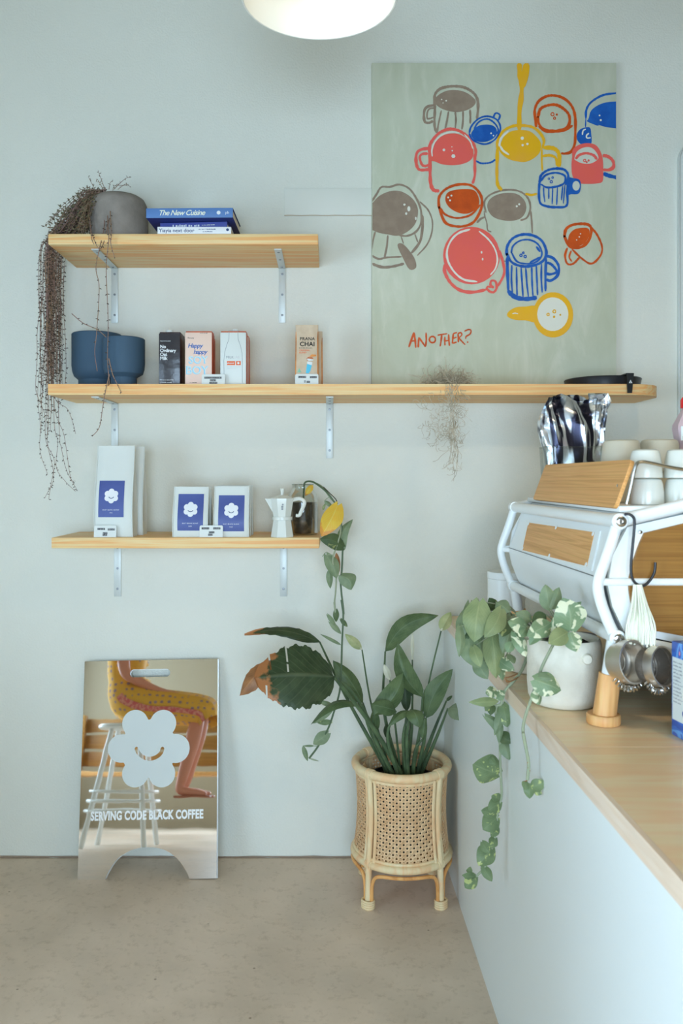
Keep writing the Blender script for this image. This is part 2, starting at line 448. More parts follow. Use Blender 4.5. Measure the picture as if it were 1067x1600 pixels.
# leaves: u across, v along; veins and a paler midrib follow the blade
def leafmat(name, base, dark, vein, vstr=0.5, tip=None, tip_from=0.8, patch=None, patch_lo=0.5, rough=0.42, veins=9.0, pscale=26.0, backlit=True):
    m = mat(name, base, rough, spec=0.45)
    tc = N(m, 'ShaderNodeTexCoord'); uv = N(m, 'ShaderNodeUVMap'); uv.uv_map = 'UVMap'
    sx = N(m, 'ShaderNodeSeparateXYZ'); LK(m, uv.outputs[0], sx.inputs[0])
    no = N(m, 'ShaderNodeTexNoise', Scale=pscale, Detail=3.0); LK(m, tc.outputs['Object'], no.inputs['Vector'])
    r = ramp(m, [(0.35, dark), (0.65, base)]); LK(m, no.outputs['Fac'], r.inputs['Fac'])
    cur = r.outputs[0]
    if patch:
        n3 = N(m, 'ShaderNodeTexNoise', Scale=pscale * 1.7, Detail=2.0, Distortion=0.8); LK(m, tc.outputs['Object'], n3.inputs['Vector'])
        rp = ramp(m, [(patch_lo, (0, 0, 0, 1)), (patch_lo + 0.035, (1, 1, 1, 1))]); LK(m, n3.outputs['Fac'], rp.inputs['Fac'])
        q = N(m, 'ShaderNodeMix', data_type='RGBA'); LK(m, rp.outputs[0], q.inputs[0]); LK(m, cur, q.inputs[6]); q.inputs[7].default_value = patch; cur = q.outputs[2]
    # |u-0.5|
    a = N(m, 'ShaderNodeMath', operation='SUBTRACT'); a.inputs[1].default_value = 0.5; LK(m, sx.outputs[0], a.inputs[0])
    ab = N(m, 'ShaderNodeMath', operation='ABSOLUTE'); LK(m, a.outputs[0], ab.inputs[0])
    # side veins sweep towards the tip
    t1 = N(m, 'ShaderNodeMath', operation='MULTIPLY'); t1.inputs[1].default_value = 0.9; LK(m, ab.outputs[0], t1.inputs[0])
    t2 = N(m, 'ShaderNodeMath', operation='SUBTRACT'); LK(m, sx.outputs[1], t2.inputs[0]); LK(m, t1.outputs[0], t2.inputs[1])
    t3 = N(m, 'ShaderNodeMath', operation='MULTIPLY'); t3.inputs[1].default_value = veins * 2 * PI; LK(m, t2.outputs[0], t3.inputs[0])
    t4 = N(m, 'ShaderNodeMath', operation='SINE'); LK(m, t3.outputs[0], t4.inputs[0])
    rv = ramp(m, [(0.80, (0, 0, 0, 1)), (0.97, (0.45, 0.45, 0.45, 1))]); LK(m, t4.outputs[0], rv.inputs['Fac'])
    rm = ramp(m, [(0.012, (1, 1, 1, 1)), (0.04, (0, 0, 0, 1))]); LK(m, ab.outputs[0], rm.inputs['Fac'])
    mxv = N(m, 'ShaderNodeMath', operation='MAXIMUM'); LK(m, rv.outputs[0], mxv.inputs[0]); LK(m, rm.outputs[0], mxv.inputs[1])
    fv = N(m, 'ShaderNodeMath', operation='MULTIPLY'); fv.inputs[1].default_value = vstr; LK(m, mxv.outputs[0], fv.inputs[0])
    q = N(m, 'ShaderNodeMix', data_type='RGBA'); LK(m, fv.outputs[0], q.inputs[0]); LK(m, cur, q.inputs[6]); q.inputs[7].default_value = vein; cur = q.outputs[2]
    if tip:
        # browning that eats in from the margin
        e = N(m, 'ShaderNodeMath', operation='MULTIPLY'); e.inputs[1].default_value = 0.35; LK(m, ab.outputs[0], e.inputs[0])
        e2 = N(m, 'ShaderNodeMath', operation='ADD'); LK(m, e.outputs[0], e2.inputs[0]); LK(m, sx.outputs[1], e2.inputs[1])
        n4 = N(m, 'ShaderNodeTexNoise', Scale=30.0, Detail=4.0); LK(m, tc.outputs['Object'], n4.inputs['Vector'])
        e3 = N(m, 'ShaderNodeMath', operation='MULTIPLY_ADD'); e3.inputs[1].default_value = 0.35; LK(m, n4.outputs['Fac'], e3.inputs[0]); LK(m, e2.outputs[0], e3.inputs[2])
        e4 = N(m, 'ShaderNodeMath', operation='MULTIPLY'); e4.inputs[1].default_value = 0.6; LK(m, e3.outputs[0], e4.inputs[0])
        rt = ramp(m, [((tip_from + 0.17) * 0.6, (0, 0, 0, 1)), ((tip_from + 0.22) * 0.6, (1, 1, 1, 1))]); LK(m, e4.outputs[0], rt.inputs['Fac'])
        q = N(m, 'ShaderNodeMix', data_type='RGBA'); LK(m, rt.outputs[0], q.inputs[0]); LK(m, cur, q.inputs[6]); q.inputs[7].default_value = tip; cur = q.outputs[2]
    LK(m, cur, BS(m).inputs['Base Color'])
    bp = N(m, 'ShaderNodeBump', Strength=0.25, Distance=0.004); LK(m, mxv.outputs[0], bp.inputs['Height']); LK(m, bp.outputs[0], BS(m).inputs['Normal'])
    if backlit:
        nt = m.node_tree
        tl = N(m, 'ShaderNodeBsdfTranslucent'); LK(m, cur, tl.inputs['Color'])
        ms = N(m, 'ShaderNodeMixShader'); ms.inputs[0].default_value = 0.22
        LK(m, BS(m).outputs[0], ms.inputs[1]); LK(m, tl.outputs[0], ms.inputs[2])
        LK(m, ms.outputs[0], nt.nodes['Material Output'].inputs['Surface'])
    return m
BRN = S(152, 108, 66)
leafmat('lily', S(84, 108, 70), S(64, 88, 54), S(108, 134, 104), 0.35)
leafmat('lily_dark', S(54, 74, 48), S(42, 60, 38), S(76, 96, 72), 0.4)
leafmat('lily_burnt', S(54, 74, 48), S(42, 60, 38), S(90, 106, 80), 0.4, tip=BRN, tip_from=0.87)
leafmat('lily_pale', S(120, 140, 112), S(104, 126, 98), S(140, 158, 130), 0.3, tip=S(150, 130, 90), tip_from=0.95)
leafmat('spathe', S(170, 186, 140), S(140, 162, 112), S(196, 206, 170), 0.3)
leafmat('spathe_white', S(206, 214, 196), S(190, 200, 178), S(214, 220, 204), 0.2)
leafmat('pothos', S(116, 138, 106), S(98, 122, 90), S(140, 160, 124), 0.3, pscale=30)
leafmat('pothos_dark', S(76, 98, 64), S(62, 84, 54), S(100, 122, 80), 0.3, patch=S(132, 146, 92), patch_lo=0.66)
leafmat('pothos_deep', S(106, 130, 92), S(92, 116, 80), S(130, 152, 112), 0.3, patch=S(162, 180, 116), patch_lo=0.62, pscale=34)
leafmat('pothos_light', S(130, 150, 106), S(114, 136, 94), S(166, 184, 136), 0.3)
leafmat('pothos_variegated', S(116, 144, 108), S(98, 128, 94), S(176, 190, 160), 0.2, patch=S(194, 208, 176), patch_lo=0.545, pscale=22)
leafmat('pothos_yellow', S(216, 182, 70), S(204, 168, 58), S(226, 206, 120), 0.45, tip=S(190, 140, 60), tip_from=0.85, pscale=20)
leafmat('dead_leaf', S(150, 112, 70), S(120, 88, 56), S(170, 134, 92), 0.3)
mat('stem_green', S(70, 92, 66), 0.5)
mat('stem_lily', S(74, 98, 66), 0.45, mottle=(S(52, 72, 50), 20, 0.4, 0.7))
mat('stem_pale', S(128, 144, 118), 0.55)
mat('stem_dark', S(60, 62, 46), 0.6)
mat('strand_stem', S(122, 104, 96), 0.7, mottle=(S(132, 114, 84), 18, 0.4, 0.7))
mat('strand_leaf', S(70, 64, 54), 0.6, mottle=(S(62, 58, 48), 30, 0.4, 0.7))
mat('strand_green', S(92, 94, 70), 0.6, mottle=(S(98, 84, 60), 30, 0.4, 0.7))
mat('moss', S(172, 172, 150), 0.85, mottle=(S(136, 134, 112), 40, 0.4, 0.65))
# ------------------------------------------------------------------ the room
XL, XR, YF, ZC = -2.5, 3.3, -5.0, 3.75
def slab(name, c, s, m, bevel=0): return struct(MB().box(c, s, bevel).build(name, m, smooth=0))
slab('floor', ((XL + XR) / 2, YF / 2, -0.05), (XR - XL + 0.4, -YF + 0.4, 0.1), 'concrete')
slab('wall_back', ((XL + XR) / 2, 0.06, ZC / 2), (XR - XL + 0.4, 0.12, ZC), 'wall_paint')
slab('wall_right', (XR + 0.06, YF / 2, ZC / 2), (0.12, -YF, ZC), 'timber_wall')
slab('ceiling', ((XL + XR) / 2, YF / 2, ZC + 0.05), (XR - XL + 0.4, -YF + 0.4, 0.1), 'ceiling_paint')
# walls with an opening: the side window (left) and the shopfront (behind the camera)
def wall_with_opening(name, along_y, c, a0, a1, o0, o1, z0, z1):
    mb = MB()
    def put(p0, p1, q0, q1):
        if p1 - p0 < 1e-4 or q1 - q0 < 1e-4: return
        if along_y: mb.box((c, (p0 + p1) / 2, (q0 + q1) / 2), (0.12, p1 - p0, q1 - q0))
        else: mb.box(((p0 + p1) / 2, c, (q0 + q1) / 2), (p1 - p0, 0.12, q1 - q0))
    put(a0, o0, 0, ZC); put(o1, a1, 0, ZC); put(o0, o1, 0, z0); put(o0, o1, z1, ZC)
    return struct(mb.build(name, 'wall_paint' if along_y else 'timber_wall', smooth=0))
wall_with_opening('wall_left', True, XL - 0.06, YF, 0, -4.7, -2.4, 0.5, 2.1)
wall_with_opening('wall_front', False, YF - 0.06, XL, XR, -0.95, 0.95, 0.55, 2.0)
def window(name, along_y, c, a0, a1, z0, z1, nx):
    r = bpy.data.objects.new(name, None); COL.objects.link(r); struct(r)
    t = 0.05
    def bx(mb, p0, p1, q0, q1, th=0.07):
        if along_y: mb.box((c, (p0 + p1) / 2, (q0 + q1) / 2), (th, p1 - p0, q1 - q0))
        else: mb.box(((p0 + p1) / 2, c, (q0 + q1) / 2), (p1 - p0, th, q1 - q0))
        return mb
    for k, (p0, p1, q0, q1) in enumerate([(a0, a1, z0, z0 + t), (a0, a1, z1 - t, z1), (a0, a0 + t, z0 + t, z1 - t), (a1 - t, a1, z0 + t, z1 - t)]):
        bx(MB(), p0, p1, q0, q1).build('window_frame', 'white_metal', r, smooth=0)
    w = (a1 - a0) / nx
    for i in range(1, nx): bx(MB(), a0 + i * w - t / 2, a0 + i * w + t / 2, z0 + t, z1 - t).build('mullion', 'white_metal', r, smooth=0)
    for i in range(nx): bx(MB(), a0 + i * w + t / 2, a0 + (i + 1) * w - t / 2, z0 + t, z1 - t, 0.006).build('pane', 'window_glass', r, smooth=0)
window('window_1', True, XL - 0.06, -4.7, -2.4, 0.5, 2.1, 3)
window('window_2', False, YF - 0.06, -0.95, 0.95, 0.55, 2.0, 2)

# painted-over cover panel on the back wall, a touch proud, its lower edge worn
mb = MB(); a, b = W(444, 294, -0.008), W(582, 336.5, -0.008)
mb.box(((a.x + b.x) / 2, -0.004, (a.z + b.z) / 2), (b.x - a.x, 0.008, a.z - b.z), 0.0015)
struct(mb.build('trim_1', 'panel_paint', smooth=30))
mb = MB(); pts = [V(a.x + (b.x - a.x) * i / 14, -0.0085, b.z + 0.0006 * math.sin(i * 1.7)) for i in range(15)]
mb.tube(pts, 0.0016, 6).build('paint_edge', mat('worn_edge', S(168, 164, 144), 0.8), bpy.data.objects['trim_1'])
# dusty joint where wall meets floor
mb = MB(); pts = [V(-2.4 + 0.06 * i, -0.002, 0.003 + 0.002 * R.random()) for i in range(48)]
struct(mb.tube(pts, [0.002 + 0.003 * R.random() for _ in pts], 6).build('trim_2', mat('grime', S(126, 118, 102), 0.95)))

# white round-cornered board at the right
t = thing('wall_board', 'tall white board with rounded corners on the wall past the espresso machine', 'board', (1.8, 0, 1.35))
a, b = W(1061, 222, -0.02), W(1061, 760, -0.02)
x0, x1, z0, z1, rr = a.x, a.x + 0.9, 1.2, a.z, 0.07
def rrect(x0, x1, z0, z1, r, n=6):
    out = []
    for cx, cz, a0 in ((x1 - r, z1 - r, 0), (x0 + r, z1 - r, 90), (x0 + r, z0 + r, 180), (x1 - r, z0 + r, 270)):
        for k in range(n + 1):
            q = math.radians(a0 + 90 * k / n); out.append((cx + r * math.cos(q), cz + r * math.sin(q)))
    return out
MB().prism(rrect(x0, x1, z0, z1, rr), 0.02, lambda u, v, w: V(u, -0.02 + w, v)).build('panel', 'carton_white', t)
MB().tube([V(u, -0.021, v) for u, v in rrect(x0, x1, z0, z1, rr)], 0.004, 6, closed=True).build('edge_trim', 'bracket_metal', t)

# ------------------------------------------------------------------ counter
def cx_(y): return 0.4435 + 0.0125 * (-y)    # the counter runs very slightly off square
ZT = 0.945; YC = -2.95; TH = 0.037
t = thing('counter_base', 'long white painted service counter running out from the back wall', 'counter', (1.0, -1.5, 0))
mb = MB()
o = 0.003
vs = [V(cx_(0) + o, -0.004, 0), V(cx_(YC) + o, YC, 0), V(1.32, YC, 0), V(1.32, -0.004, 0)]
vs += [v + V(0, 0, ZT - TH) for v in vs]
mb.add(vs, [(0, 1, 2, 3), (4, 5, 6, 7), (0, 1, 5, 4), (1, 2, 6, 5), (2, 3, 7, 6), (3, 0, 4, 7)]).build('carcass', 'counter_paint', t, smooth=0)
t = thing('countertop', 'pale maple worktop with a light edge band on the white counter', 'worktop', (1.0, -1.5, ZT - TH))
seams = [-0.003, -0.82, -1.575, -2.33, YC - 0.02]
for i in range(4):
    ya, yb = seams[i], seams[i + 1]
    mb = MB(); g = 0.0014
    vs = [V(cx_(ya) + 0.010, ya - g, 0), V(cx_(yb) + 0.010, yb + g, 0), V(1.34, yb + g, 0), V(1.34, ya - g, 0)]
    vs = [V(v.x, v.y, ZT - TH) for v in vs] + [V(v.x, v.y, ZT) for v in vs]
    mb.add(vs, [(0, 1, 2, 3), (4, 5, 6, 7), (0, 1, 5, 4), (1, 2, 6, 5), (2, 3, 7, 6), (3, 0, 4, 7)]).build('worktop_board', 'maple', t, smooth=0)
mb = MB()
vs = [V(cx_(-.003), -.003, 0), V(cx_(YC), YC - .02, 0), V(cx_(YC) + 0.0098, YC - .02, 0), V(cx_(-.003) + 0.0098, -.003, 0)]
vs = [V(v.x, v.y, ZT - TH) for v in vs] + [V(v.x, v.y, ZT) for v in vs]
mb.add(vs, [(0, 1, 2, 3), (4, 5, 6, 7), (0, 1, 5, 4), (1, 2, 6, 5), (2, 3, 7, 6), (3, 0, 4, 7)]).build('edge_band', 'maple_edge', t, smooth=0, label='pale solid edge band')

# ------------------------------------------------------------------ shelves
YS = -0.325
def shelf(label, x0, x1, ztop, bx, th=0.038, round_right=False):
    t = thing('wall_shelf', label, 'shelf', ((x0 + x1) / 2, 0, ztop - th), group='pine wall shelves')
    mb = MB()
    if round_right:
        r = 0.13; x1 = 1.19
        poly = [(x0, -0.001), (x0, YS)] + [(x1 - r + r * math.sin(math.radians(a)), YS + r - r * math.cos(math.radians(a))) for a in range(0, 91, 9)] + [(x1, -0.001)]
        mb.prism(poly, th, lambda u, v, w: V(u, v, ztop - w))
    else:
        mb.box(((x0 + x1) / 2, YS / 2, ztop - th / 2), (x1 - x0, -YS - 0.001, th), 0.003)
    mb.build('shelf_board', 'pine', t, smooth=30)
    for px in bx:
        xc = W(px, 0, 0).x; zb = ztop - th; w = 0.0135; L = 0.215; A = 0.275; q = 0.004
        b = MB()
        b.box((xc, -q / 2 - 0.0005, zb - L / 2), (2 * w, q, L), 0.001)
        b.box((xc, -A / 2, zb - q / 2 - 0.0003), (2 * w, A, q), 0.001)
        br = b.build('bracket', 'bracket_metal', t, smooth=30)
        for dz in (0.025, 0.105, 0.185):
            MB().lathe([(0.0048, 0), (0.0045, 0.0014), (0.0022, 0.002), (0, 0.0013)], (xc, -q - 0.0006, zb - dz), 10, Matrix.Rotation(PI / 2, 3, 'X')).build('screw', 'screw_metal', br)
        for dy in (0.03, 0.14, 0.24):
            MB().lathe([(0.0048, 0), (0.0045, 0.0014), (0.0022, 0.002), (0, 0.0013)], (xc, -dy, zb - q - 0.0004), 10, Matrix.Rotation(PI, 3, 'X')).build('screw', 'screw_metal', br)
    return t
Z1, Z2, Z3 = 2.341, 1.813, 1.2734
shelf('highest pine shelf, short, holding the concrete pot and books', W(75, 0, YS).x, W(497, 0, YS).x, Z1, (179.5, 441))
shelf('longest pine shelf with a rounded end, running under the painting', W(75, 0, YS).x, W(1022, 0, YS).x, Z2, (179.5, 515, 866), round_right=True)
shelf('lowest pine shelf, holding coffee bags and the white moka pot', W(80, 0, YS).x, W(499, 0, YS).x, Z3, (184, 443))
# ------------------------------------------------------------------ painting
PY = -0.03
a, b = W(581, 98, PY), W(963, 600, PY)
pt = thing('painting', 'large unframed sage green painting of colourful coffee mugs standing on the shelf', 'painting', ((a.x + b.x) / 2, -0.02, Z2))
MB().box(((a.x + b.x) / 2, -0.0155, (a.z + Z2) / 2), (b.x - a.x, 0.029, a.z - Z2), 0.0015).build('canvas', 'canvas', pt, smooth=30)
CA, CB, CC, CD, CE = crop(640, 90, 6.669), crop(770, 90, 5.335), crop(575, 270, 5.335), crop(745, 280, 4.85), crop(620, 500, 6.157)
SCL = {CA: 6.669, CB: 5.335, CC: 5.335, CD: 4.85, CE: 6.157}
XMIN, XMAX, YMIN = 581.6, 962.4, 98.8
class Paint:
    """brush work on the canvas: fills and strokes, each a hair above the last"""
    def __init__(self, c, level=0): self.mb = MB(); self.c = c; self.lv = level; self.k = 0
    def P(self, p, lv): return W(min(max(p[0], XMIN), XMAX), max(p[1], YMIN), PY - 0.0004 - 0.0005 * lv - 0.00004 * self.k)
    def fill(self, pts, mi=0, c=None, lv=None, smooth=True):
        self.k += 1; c = c or self.c; lv = self.lv if lv is None else lv
        q = [c(*p) for p in pts]
        if smooth: q = [tuple(v)[:2] for v in cr([V(x, y, 0) for x, y in q], 4, True)]
        self.mb.prism(q, 0, lambda u, v, w: self.P((u, v), lv), mi=mi); return self
    def disc(self, x, y, rx, ry=None, mi=0, lv=None, c=None, n=14):
        return self.fill([(x + rx * math.cos(2 * PI * k / n), y + (ry or rx) * math.sin(2 * PI * k / n)) for k in range(n)], mi, c, lv, False)
    def ring(self, x, y, r, w, mi=0, lv=None, c=None):
        return self.line([(x + r * math.cos(k * PI / 4), y + r * math.sin(k * PI / 4)) for k in range(9)], w, mi, c, lv)
    def line(self, pts, w, mi=0, c=None, lv=None):
        self.k += 1; c = c or self.c; lv = self.lv + 1 if lv is None else lv
        q = cr([V(*c(*p), 0) for p in pts], 5)
        hw = w / SCL[c] / 2 * 1.2; n = len(q); rows = []
        for i, p in enumerate(q):
            t = q[min(i + 1, n - 1)] - q[max(i - 1, 0)]
            if t.length < 1e-9: t = V(1, 0, 0)
            t.normalize(); nn = V(-t.y, t.x, 0)
            k = hw * (1 + 0.13 * math.sin(i * 1.1 + p.x) + 0.08 * math.sin(i * 0.45))
            if i in (0, n - 1): k *= 0.55
            rows.append([self.P(p + nn * k, lv), self.P(p - nn * k, lv)])
        self.mb.grid(rows, [(0.0, 0.0)] * (2 * n), mi); return self
    def done(self, mats, label):
        return self.mb.build('painted_mug', mats, pt, smooth=0, label=label, fix=False)
GR, BL, PK_, YL, RU, SG, LI = 'paint_grey', 'paint_blue', 'paint_pink', 'paint_yellow', 'paint_rust', 'paint_sage', 'paint_light'

p = Paint(CA)
p.fill([(270,420),(320,375),(400,342),(500,340),(590,365),(660,415),(690,460),(660,510),(590,550),(500,568),(420,560),(340,535),(285,500),(262,460)])
p.line([(262,500),(258,430),(268,375),(310,330),(370,308),(450,298),(545,305),(620,335),(680,385),(708,450),(712,540),(700,640)], 24)
p.line([(262,490),(262,560),(258,650),(262,730),(285,785)], 22).line([(285,785),(300,690),(330,550)], 14)
for q in ([(405,560),(390,650),(370,745)], [(475,565),(482,650),(475,740)], [(556,555),(555,660),(543,750)], [(628,540),(632,620),(630,690)]): p.line(q, 16)
p.line([(260,495),(190,510),(155,545),(148,620),(160,670),(200,680),(245,660)], 22).line([(258,525),(215,530),(187,560),(182,630),(210,635),(250,620)], 14)
for x, y, r in ((333,436,7),(348,472,6),(381,449,9)): p.disc(x, y, r, mi=1, lv=3)
p.done([GR, LI], 'grey striped mug, topmost')
p = Paint(CA, 2)
p.fill([(640,800),(665,750),(720,710),(800,697),(870,710),(905,750),(900,810),(860,850),(790,878),(710,875),(660,845)])
p.line([(620,790),(640,720),(700,650),(770,615),(840,615),(910,650),(945,720),(930,790),(880,860),(800,900),(720,890),(650,850),(620,790)], 15)
p.line([(670,745),(710,680),(770,645),(830,645),(890,690),(922,750),(905,800)], 14).line([(870,635),(885,590),(910,578),(940,600),(930,640),(915,655)], 15)
p.line([(690,1075),(740,1100),(800,1100),(850,1090),(893,1062)], 15)
for x, y, r in ((849,788,9),(873,813,8)): p.disc(x, y, r, mi=1, lv=5)
p.done([BL, LI], 'small blue cup')
p = Paint(CA, 1)
p.fill([(240,960),(270,880),(340,815),(430,790),(520,800),(600,850),(650,920),(665,990),(650,1050),(600,1090),(520,1115),(430,1122),(330,1110),(270,1085),(222,1070),(215,1000)])
p.line([(205,1000),(215,900),(290,800),(370,755),(440,745),(520,765),(600,820),(660,890),(688,970),(682,1040)], 26)
p.line([(235,1030),(232,960),(262,880),(330,810),(430,775),(520,785)], 12, 1, lv=3).line([(570,800),(630,870),(658,950)], 10, 1, lv=3)
p.line([(215,960),(212,1080),(212,1200),(220,1320),(250,1380),(310,1390)], 30).line([(680,1000),(678,1120),(678,1230),(655,1315)], 24)
p.line([(205,945),(130,955),(80,985),(65,1050),(75,1130),(110,1170),(205,1165)], 26).line([(190,1000),(130,1005),(105,1040),(125,1110),(160,1130),(205,1115)], 22)
for x, y, r in ((357,962,15),(455,1027,22),(440,930,6),(444,970,8)): p.disc(x, y, r, mi=1, lv=3, n=6)
p.done([PK_, LI], 'pink mug with a ring handle')
p = Paint(CB, 2)
p.fill([(72,700),(95,655),(150,615),(230,603),(310,615),(370,665),(402,720),(390,790),(340,840),(270,870),(200,865),(130,845),(70,800),(42,745),(60,720)])
p.line([(35,760),(45,680),(90,610),(170,570),(250,566),(330,580),(390,625),(425,690),(412,755)], 20)
p.line([(60,735),(85,775),(135,810)], 14, 1, lv=4).line([(52,740),(70,670),(130,612)], 14, 1, lv=4)
p.line([(38,750),(35,860),(33,960),(40,1060),(75,1105)], 22).line([(408,750),(408,860),(412,945)], 12).line([(270,1135),(320,1145),(368,1135)], 16)
p.line([(220,40),(225,150),(240,240),(235,340),(222,440),(220,610)], 32).line([(282,40),(266,160),(248,250)], 42)
p.line([(420,750),(500,755),(545,790),(555,850),(545,910)], 28).line([(415,820),(480,815),(525,840),(532,900)], 18)
for x, y, r in ((245,672,14),(248,730,10),(288,720,10)): p.disc(x, y, r, mi=1, lv=5)
p.done([YL, LI], 'yellow mug with coffee poured in from the top')
p = Paint(CB)
p.line([(362,580),(352,500),(350,430),(380,365),(440,325),(500,315),(570,330),(630,370),(670,430),(687,510),(687,620),(682,720),(650,785),(600,800),(568,797)], 19)
p.line([(375,500),(395,430),(450,400),(520,393),(580,420),(630,470),(640,530),(620,580),(560,605),(500,613),(430,600),(385,555),(372,490)], 20).line([(380,570),(440,615),(520,618),(600,605),(665,565)], 16)
for x, y, r in ((497,472,13),(514,505,9),(533,475,5)): p.ring(x, y, r, 7)
p.done([RU], 'rust outlined mug')
p = Paint(CB)
p.fill([(800,500),(820,440),(880,395),(950,372),(1029,366),(1060,366),(1060,592),(1029,590),(950,580),(880,560),(800,525)])
p.line([(775,510),(778,440),(810,380),(880,330),(950,305),(1060,294)], 15).line([(785,525),(820,540),(880,565)], 12).line([(775,500),(772,580)], 8)
p.fill([(770,582),(810,585),(820,640),(822,710),(790,735),(740,725),(705,690),(700,640),(725,600)]).line([(800,630),(780,650),(785,670),(815,668)], 10, 1).line([(745,645),(752,610),(775,595)], 9, 1)
p.line([(920,965),(970,985),(1060,1005)], 26)
for x, y, r in ((889,482,7),(899,521,9)): p.disc(x, y, r, mi=1, lv=3)
p.done([BL, LI], 'blue mug cut off by the right edge')
p = Paint(CB, 3)
p.fill([(660,830),(665,770),(710,730),(780,713),(850,725),(890,770),(915,840),(920,940),(915,1030),(870,1048),(800,1053),(720,1045),(665,990),(655,900)])
p.fill([(680,840),(700,785),(750,752),(810,747),(855,780),(880,835),(845,870),(800,885),(740,880),(692,858)], 1, lv=5)
p.line([(690,845),(720,812),(780,797),(840,815),(868,850)], 18, lv=6).line([(915,815),(960,825),(1000,860),(1005,910),(970,935),(920,935)], 22)
for x, y, r in ((765,858,10),(798,858,5),(782,872,4)): p.ring(x, y, r, 7, lv=6)
p.done([PK_, SG], 'small solid pink mug')
p = Paint(CB, 4)
p.line([(388,1050),(400,985),(450,942),(520,925),(590,932),(625,970),(625,1020),(605,1060)], 17).line([(400,1030),(440,980),(520,960),(590,978),(605,1010),(590,1050),(530,1075),(450,1082),(400,1055)], 14)
p.line([(475,20),(470,100),(480,180),(530,205),(600,212),(680,200),(685,100),(690,0)], 15, c=CD)
for q in ([(505,60),(508,120),(515,175)], [(545,60),(545,150)], [(575,65),(570,190)], [(610,60),(605,195)], [(650,50),(640,160)], [(667,40),(655,185)]): p.line(q, 8, c=CD)
p.fill([(688,-5),(730,-8),(778,5),(788,55),(772,108),(715,113),(690,110)], c=CD).disc(752, 50, 28, 37, 1, 6, CD)
for x, y, r in ((467,1010,7),(498,1000,7),(487,1035,10)): p.ring(x, y, r, 6)
p.done([BL, SG], 'small blue striped mug')
p = Paint(CC)
p.fill([(20,262),(38,250),(90,195),(160,160),(230,148),(300,165),(370,215),(410,280),(415,350),(390,430),(330,490),(250,525),(170,515),(90,500),(38,478),(20,470)])
p.line([(30,240),(70,180),(110,120),(180,118),(260,98),(340,130),(400,210),(440,310),(440,420),(400,490),(330,525),(260,522)], 14)
p.line([(430,240),(500,310),(535,400),(530,500),(490,600),(410,690)], 11).line([(60,490),(42,560),(30,640)], 11).line([(165,520),(155,620),(135,715)], 13).line([(275,530),(295,590)], 8).line([(390,510),(415,580)], 9)
p.line([(450,350),(455,430),(440,550),(410,610),(360,670)], 17).line([(30,690),(90,718),(160,705),(280,700)], 14).line([(30,758),(120,787),(210,780),(300,757)], 19)
p.fill([(245,605),(285,590),(345,650),(390,720),(400,790),(345,805),(290,710)])
for x, y, rx, ry in ((303,265,10,9),(340,300,13,22),(318,340,9,11),(398,380,7,14)): p.disc(x, y, rx, ry, 1, 2)
p.done([GR, LI], 'large grey cup with saucer and spoon, cut off by the left edge')
p = Paint(CC, 2)
p.fill([(645,200),(670,160),(740,140),(830,135),(890,150),(920,200),(925,260),(890,310),(830,340),(760,335),(690,300),(650,250)])
p.line([(592,300),(590,210),(630,150),(700,110),(790,95),(870,110),(930,170),(950,240),(935,320),(880,410),(800,445),(720,445),(650,420),(615,360),(592,280)], 18).line([(600,290),(640,345),(720,375),(800,370),(870,340),(935,265)], 14)
for x, y in ((695,190),(683,230),(668,205)): p.disc(x, y, 8, mi=1, lv=4)
p.done([RU, LI], 'rust coloured cup')
p = Paint(CD)
p.fill([(78,200),(100,150),(160,115),(240,103),(310,115),(360,160),(375,220),(350,280),(300,310),(220,315),(140,295),(95,255)])
p.line([(70,255),(55,180),(90,125),(170,90),(260,80),(340,100),(390,150),(405,220),(380,290),(330,312)], 12).line([(408,240),(415,320),(420,410)], 11).line([(55,240),(60,280),(75,330),(82,385),(110,400)], 8).line([(0,330),(30,300),(65,285)], 13).line([(190,618),(218,622)], 7)
for x, y in ((302,205),(321,190)): p.disc(x, y, 8, mi=1, lv=2)
p.done([GR, LI], 'grey mug in the middle')
p = Paint(CC, 3)
p.disc(862, 690, 237, 240, n=28)
p.line([(850,472),(760,500),(695,560),(658,650),(668,740),(722,830),(800,890),(910,908)], 14, 1).line([(925,487),(1000,552),(1055,630),(1078,720),(1060,800),(1020,850)], 11, 1)
p.line([(640,760),(640,830),(690,920),(770,980),(870,995),(980,975)], 22).line([(170,540),(200,640),(205,720),(160,810)], 17, c=CD)
p.line([(75,830),(100,852),(130,855),(150,820),(140,775),(110,770),(103,800),(128,825)], 15, c=CD).line([(70,840),(82,815),(110,820)], 12, c=CD)
for x, y in ((946,663),(955,720)): p.disc(x, y, 7, 11, 1, 5)
p.done([PK_, LI], 'large pink cup seen from above')
p = Paint(CD, 2)
p.line([(225,580),(230,510),(270,450),(340,420),(420,425),(490,465),(525,540),(515,600),(470,640),(390,660),(320,655),(260,625),(225,560)], 17).line([(260,560),(275,505),(330,465),(400,460),(460,490),(492,550),(480,600),(430,635),(360,640),(300,620),(260,550)], 11)
p.line([(230,590),(232,700),(238,850)], 19).line([(525,590),(520,720),(520,850)], 15).line([(235,845),(290,893),(370,908),(455,897)], 28)
for q in ([(265,650),(262,760),(270,870)], [(300,665),(302,780),(305,890)], [(335,668),(342,780),(350,895)], [(370,670),(378,780),(390,890)], [(415,660),(418,780),(425,890)], [(450,650),(455,770),(460,880)], [(490,640),(488,750),(495,860)]): p.line(q, 11)
p.line([(525,580),(580,600),(620,660),(610,730),(560,768),(525,760)], 17).line([(530,630),(570,650),(605,700),(560,720),(525,715)], 16).line([(450,510),(480,550)], 14).line([(400,632),(480,590)], 12)
for x, y, r in ((334,577,9),(366,586,9),(352,558,6)): p.ring(x, y, r, 7)
p.done([BL], 'tall blue striped mug')
p = Paint(CD)
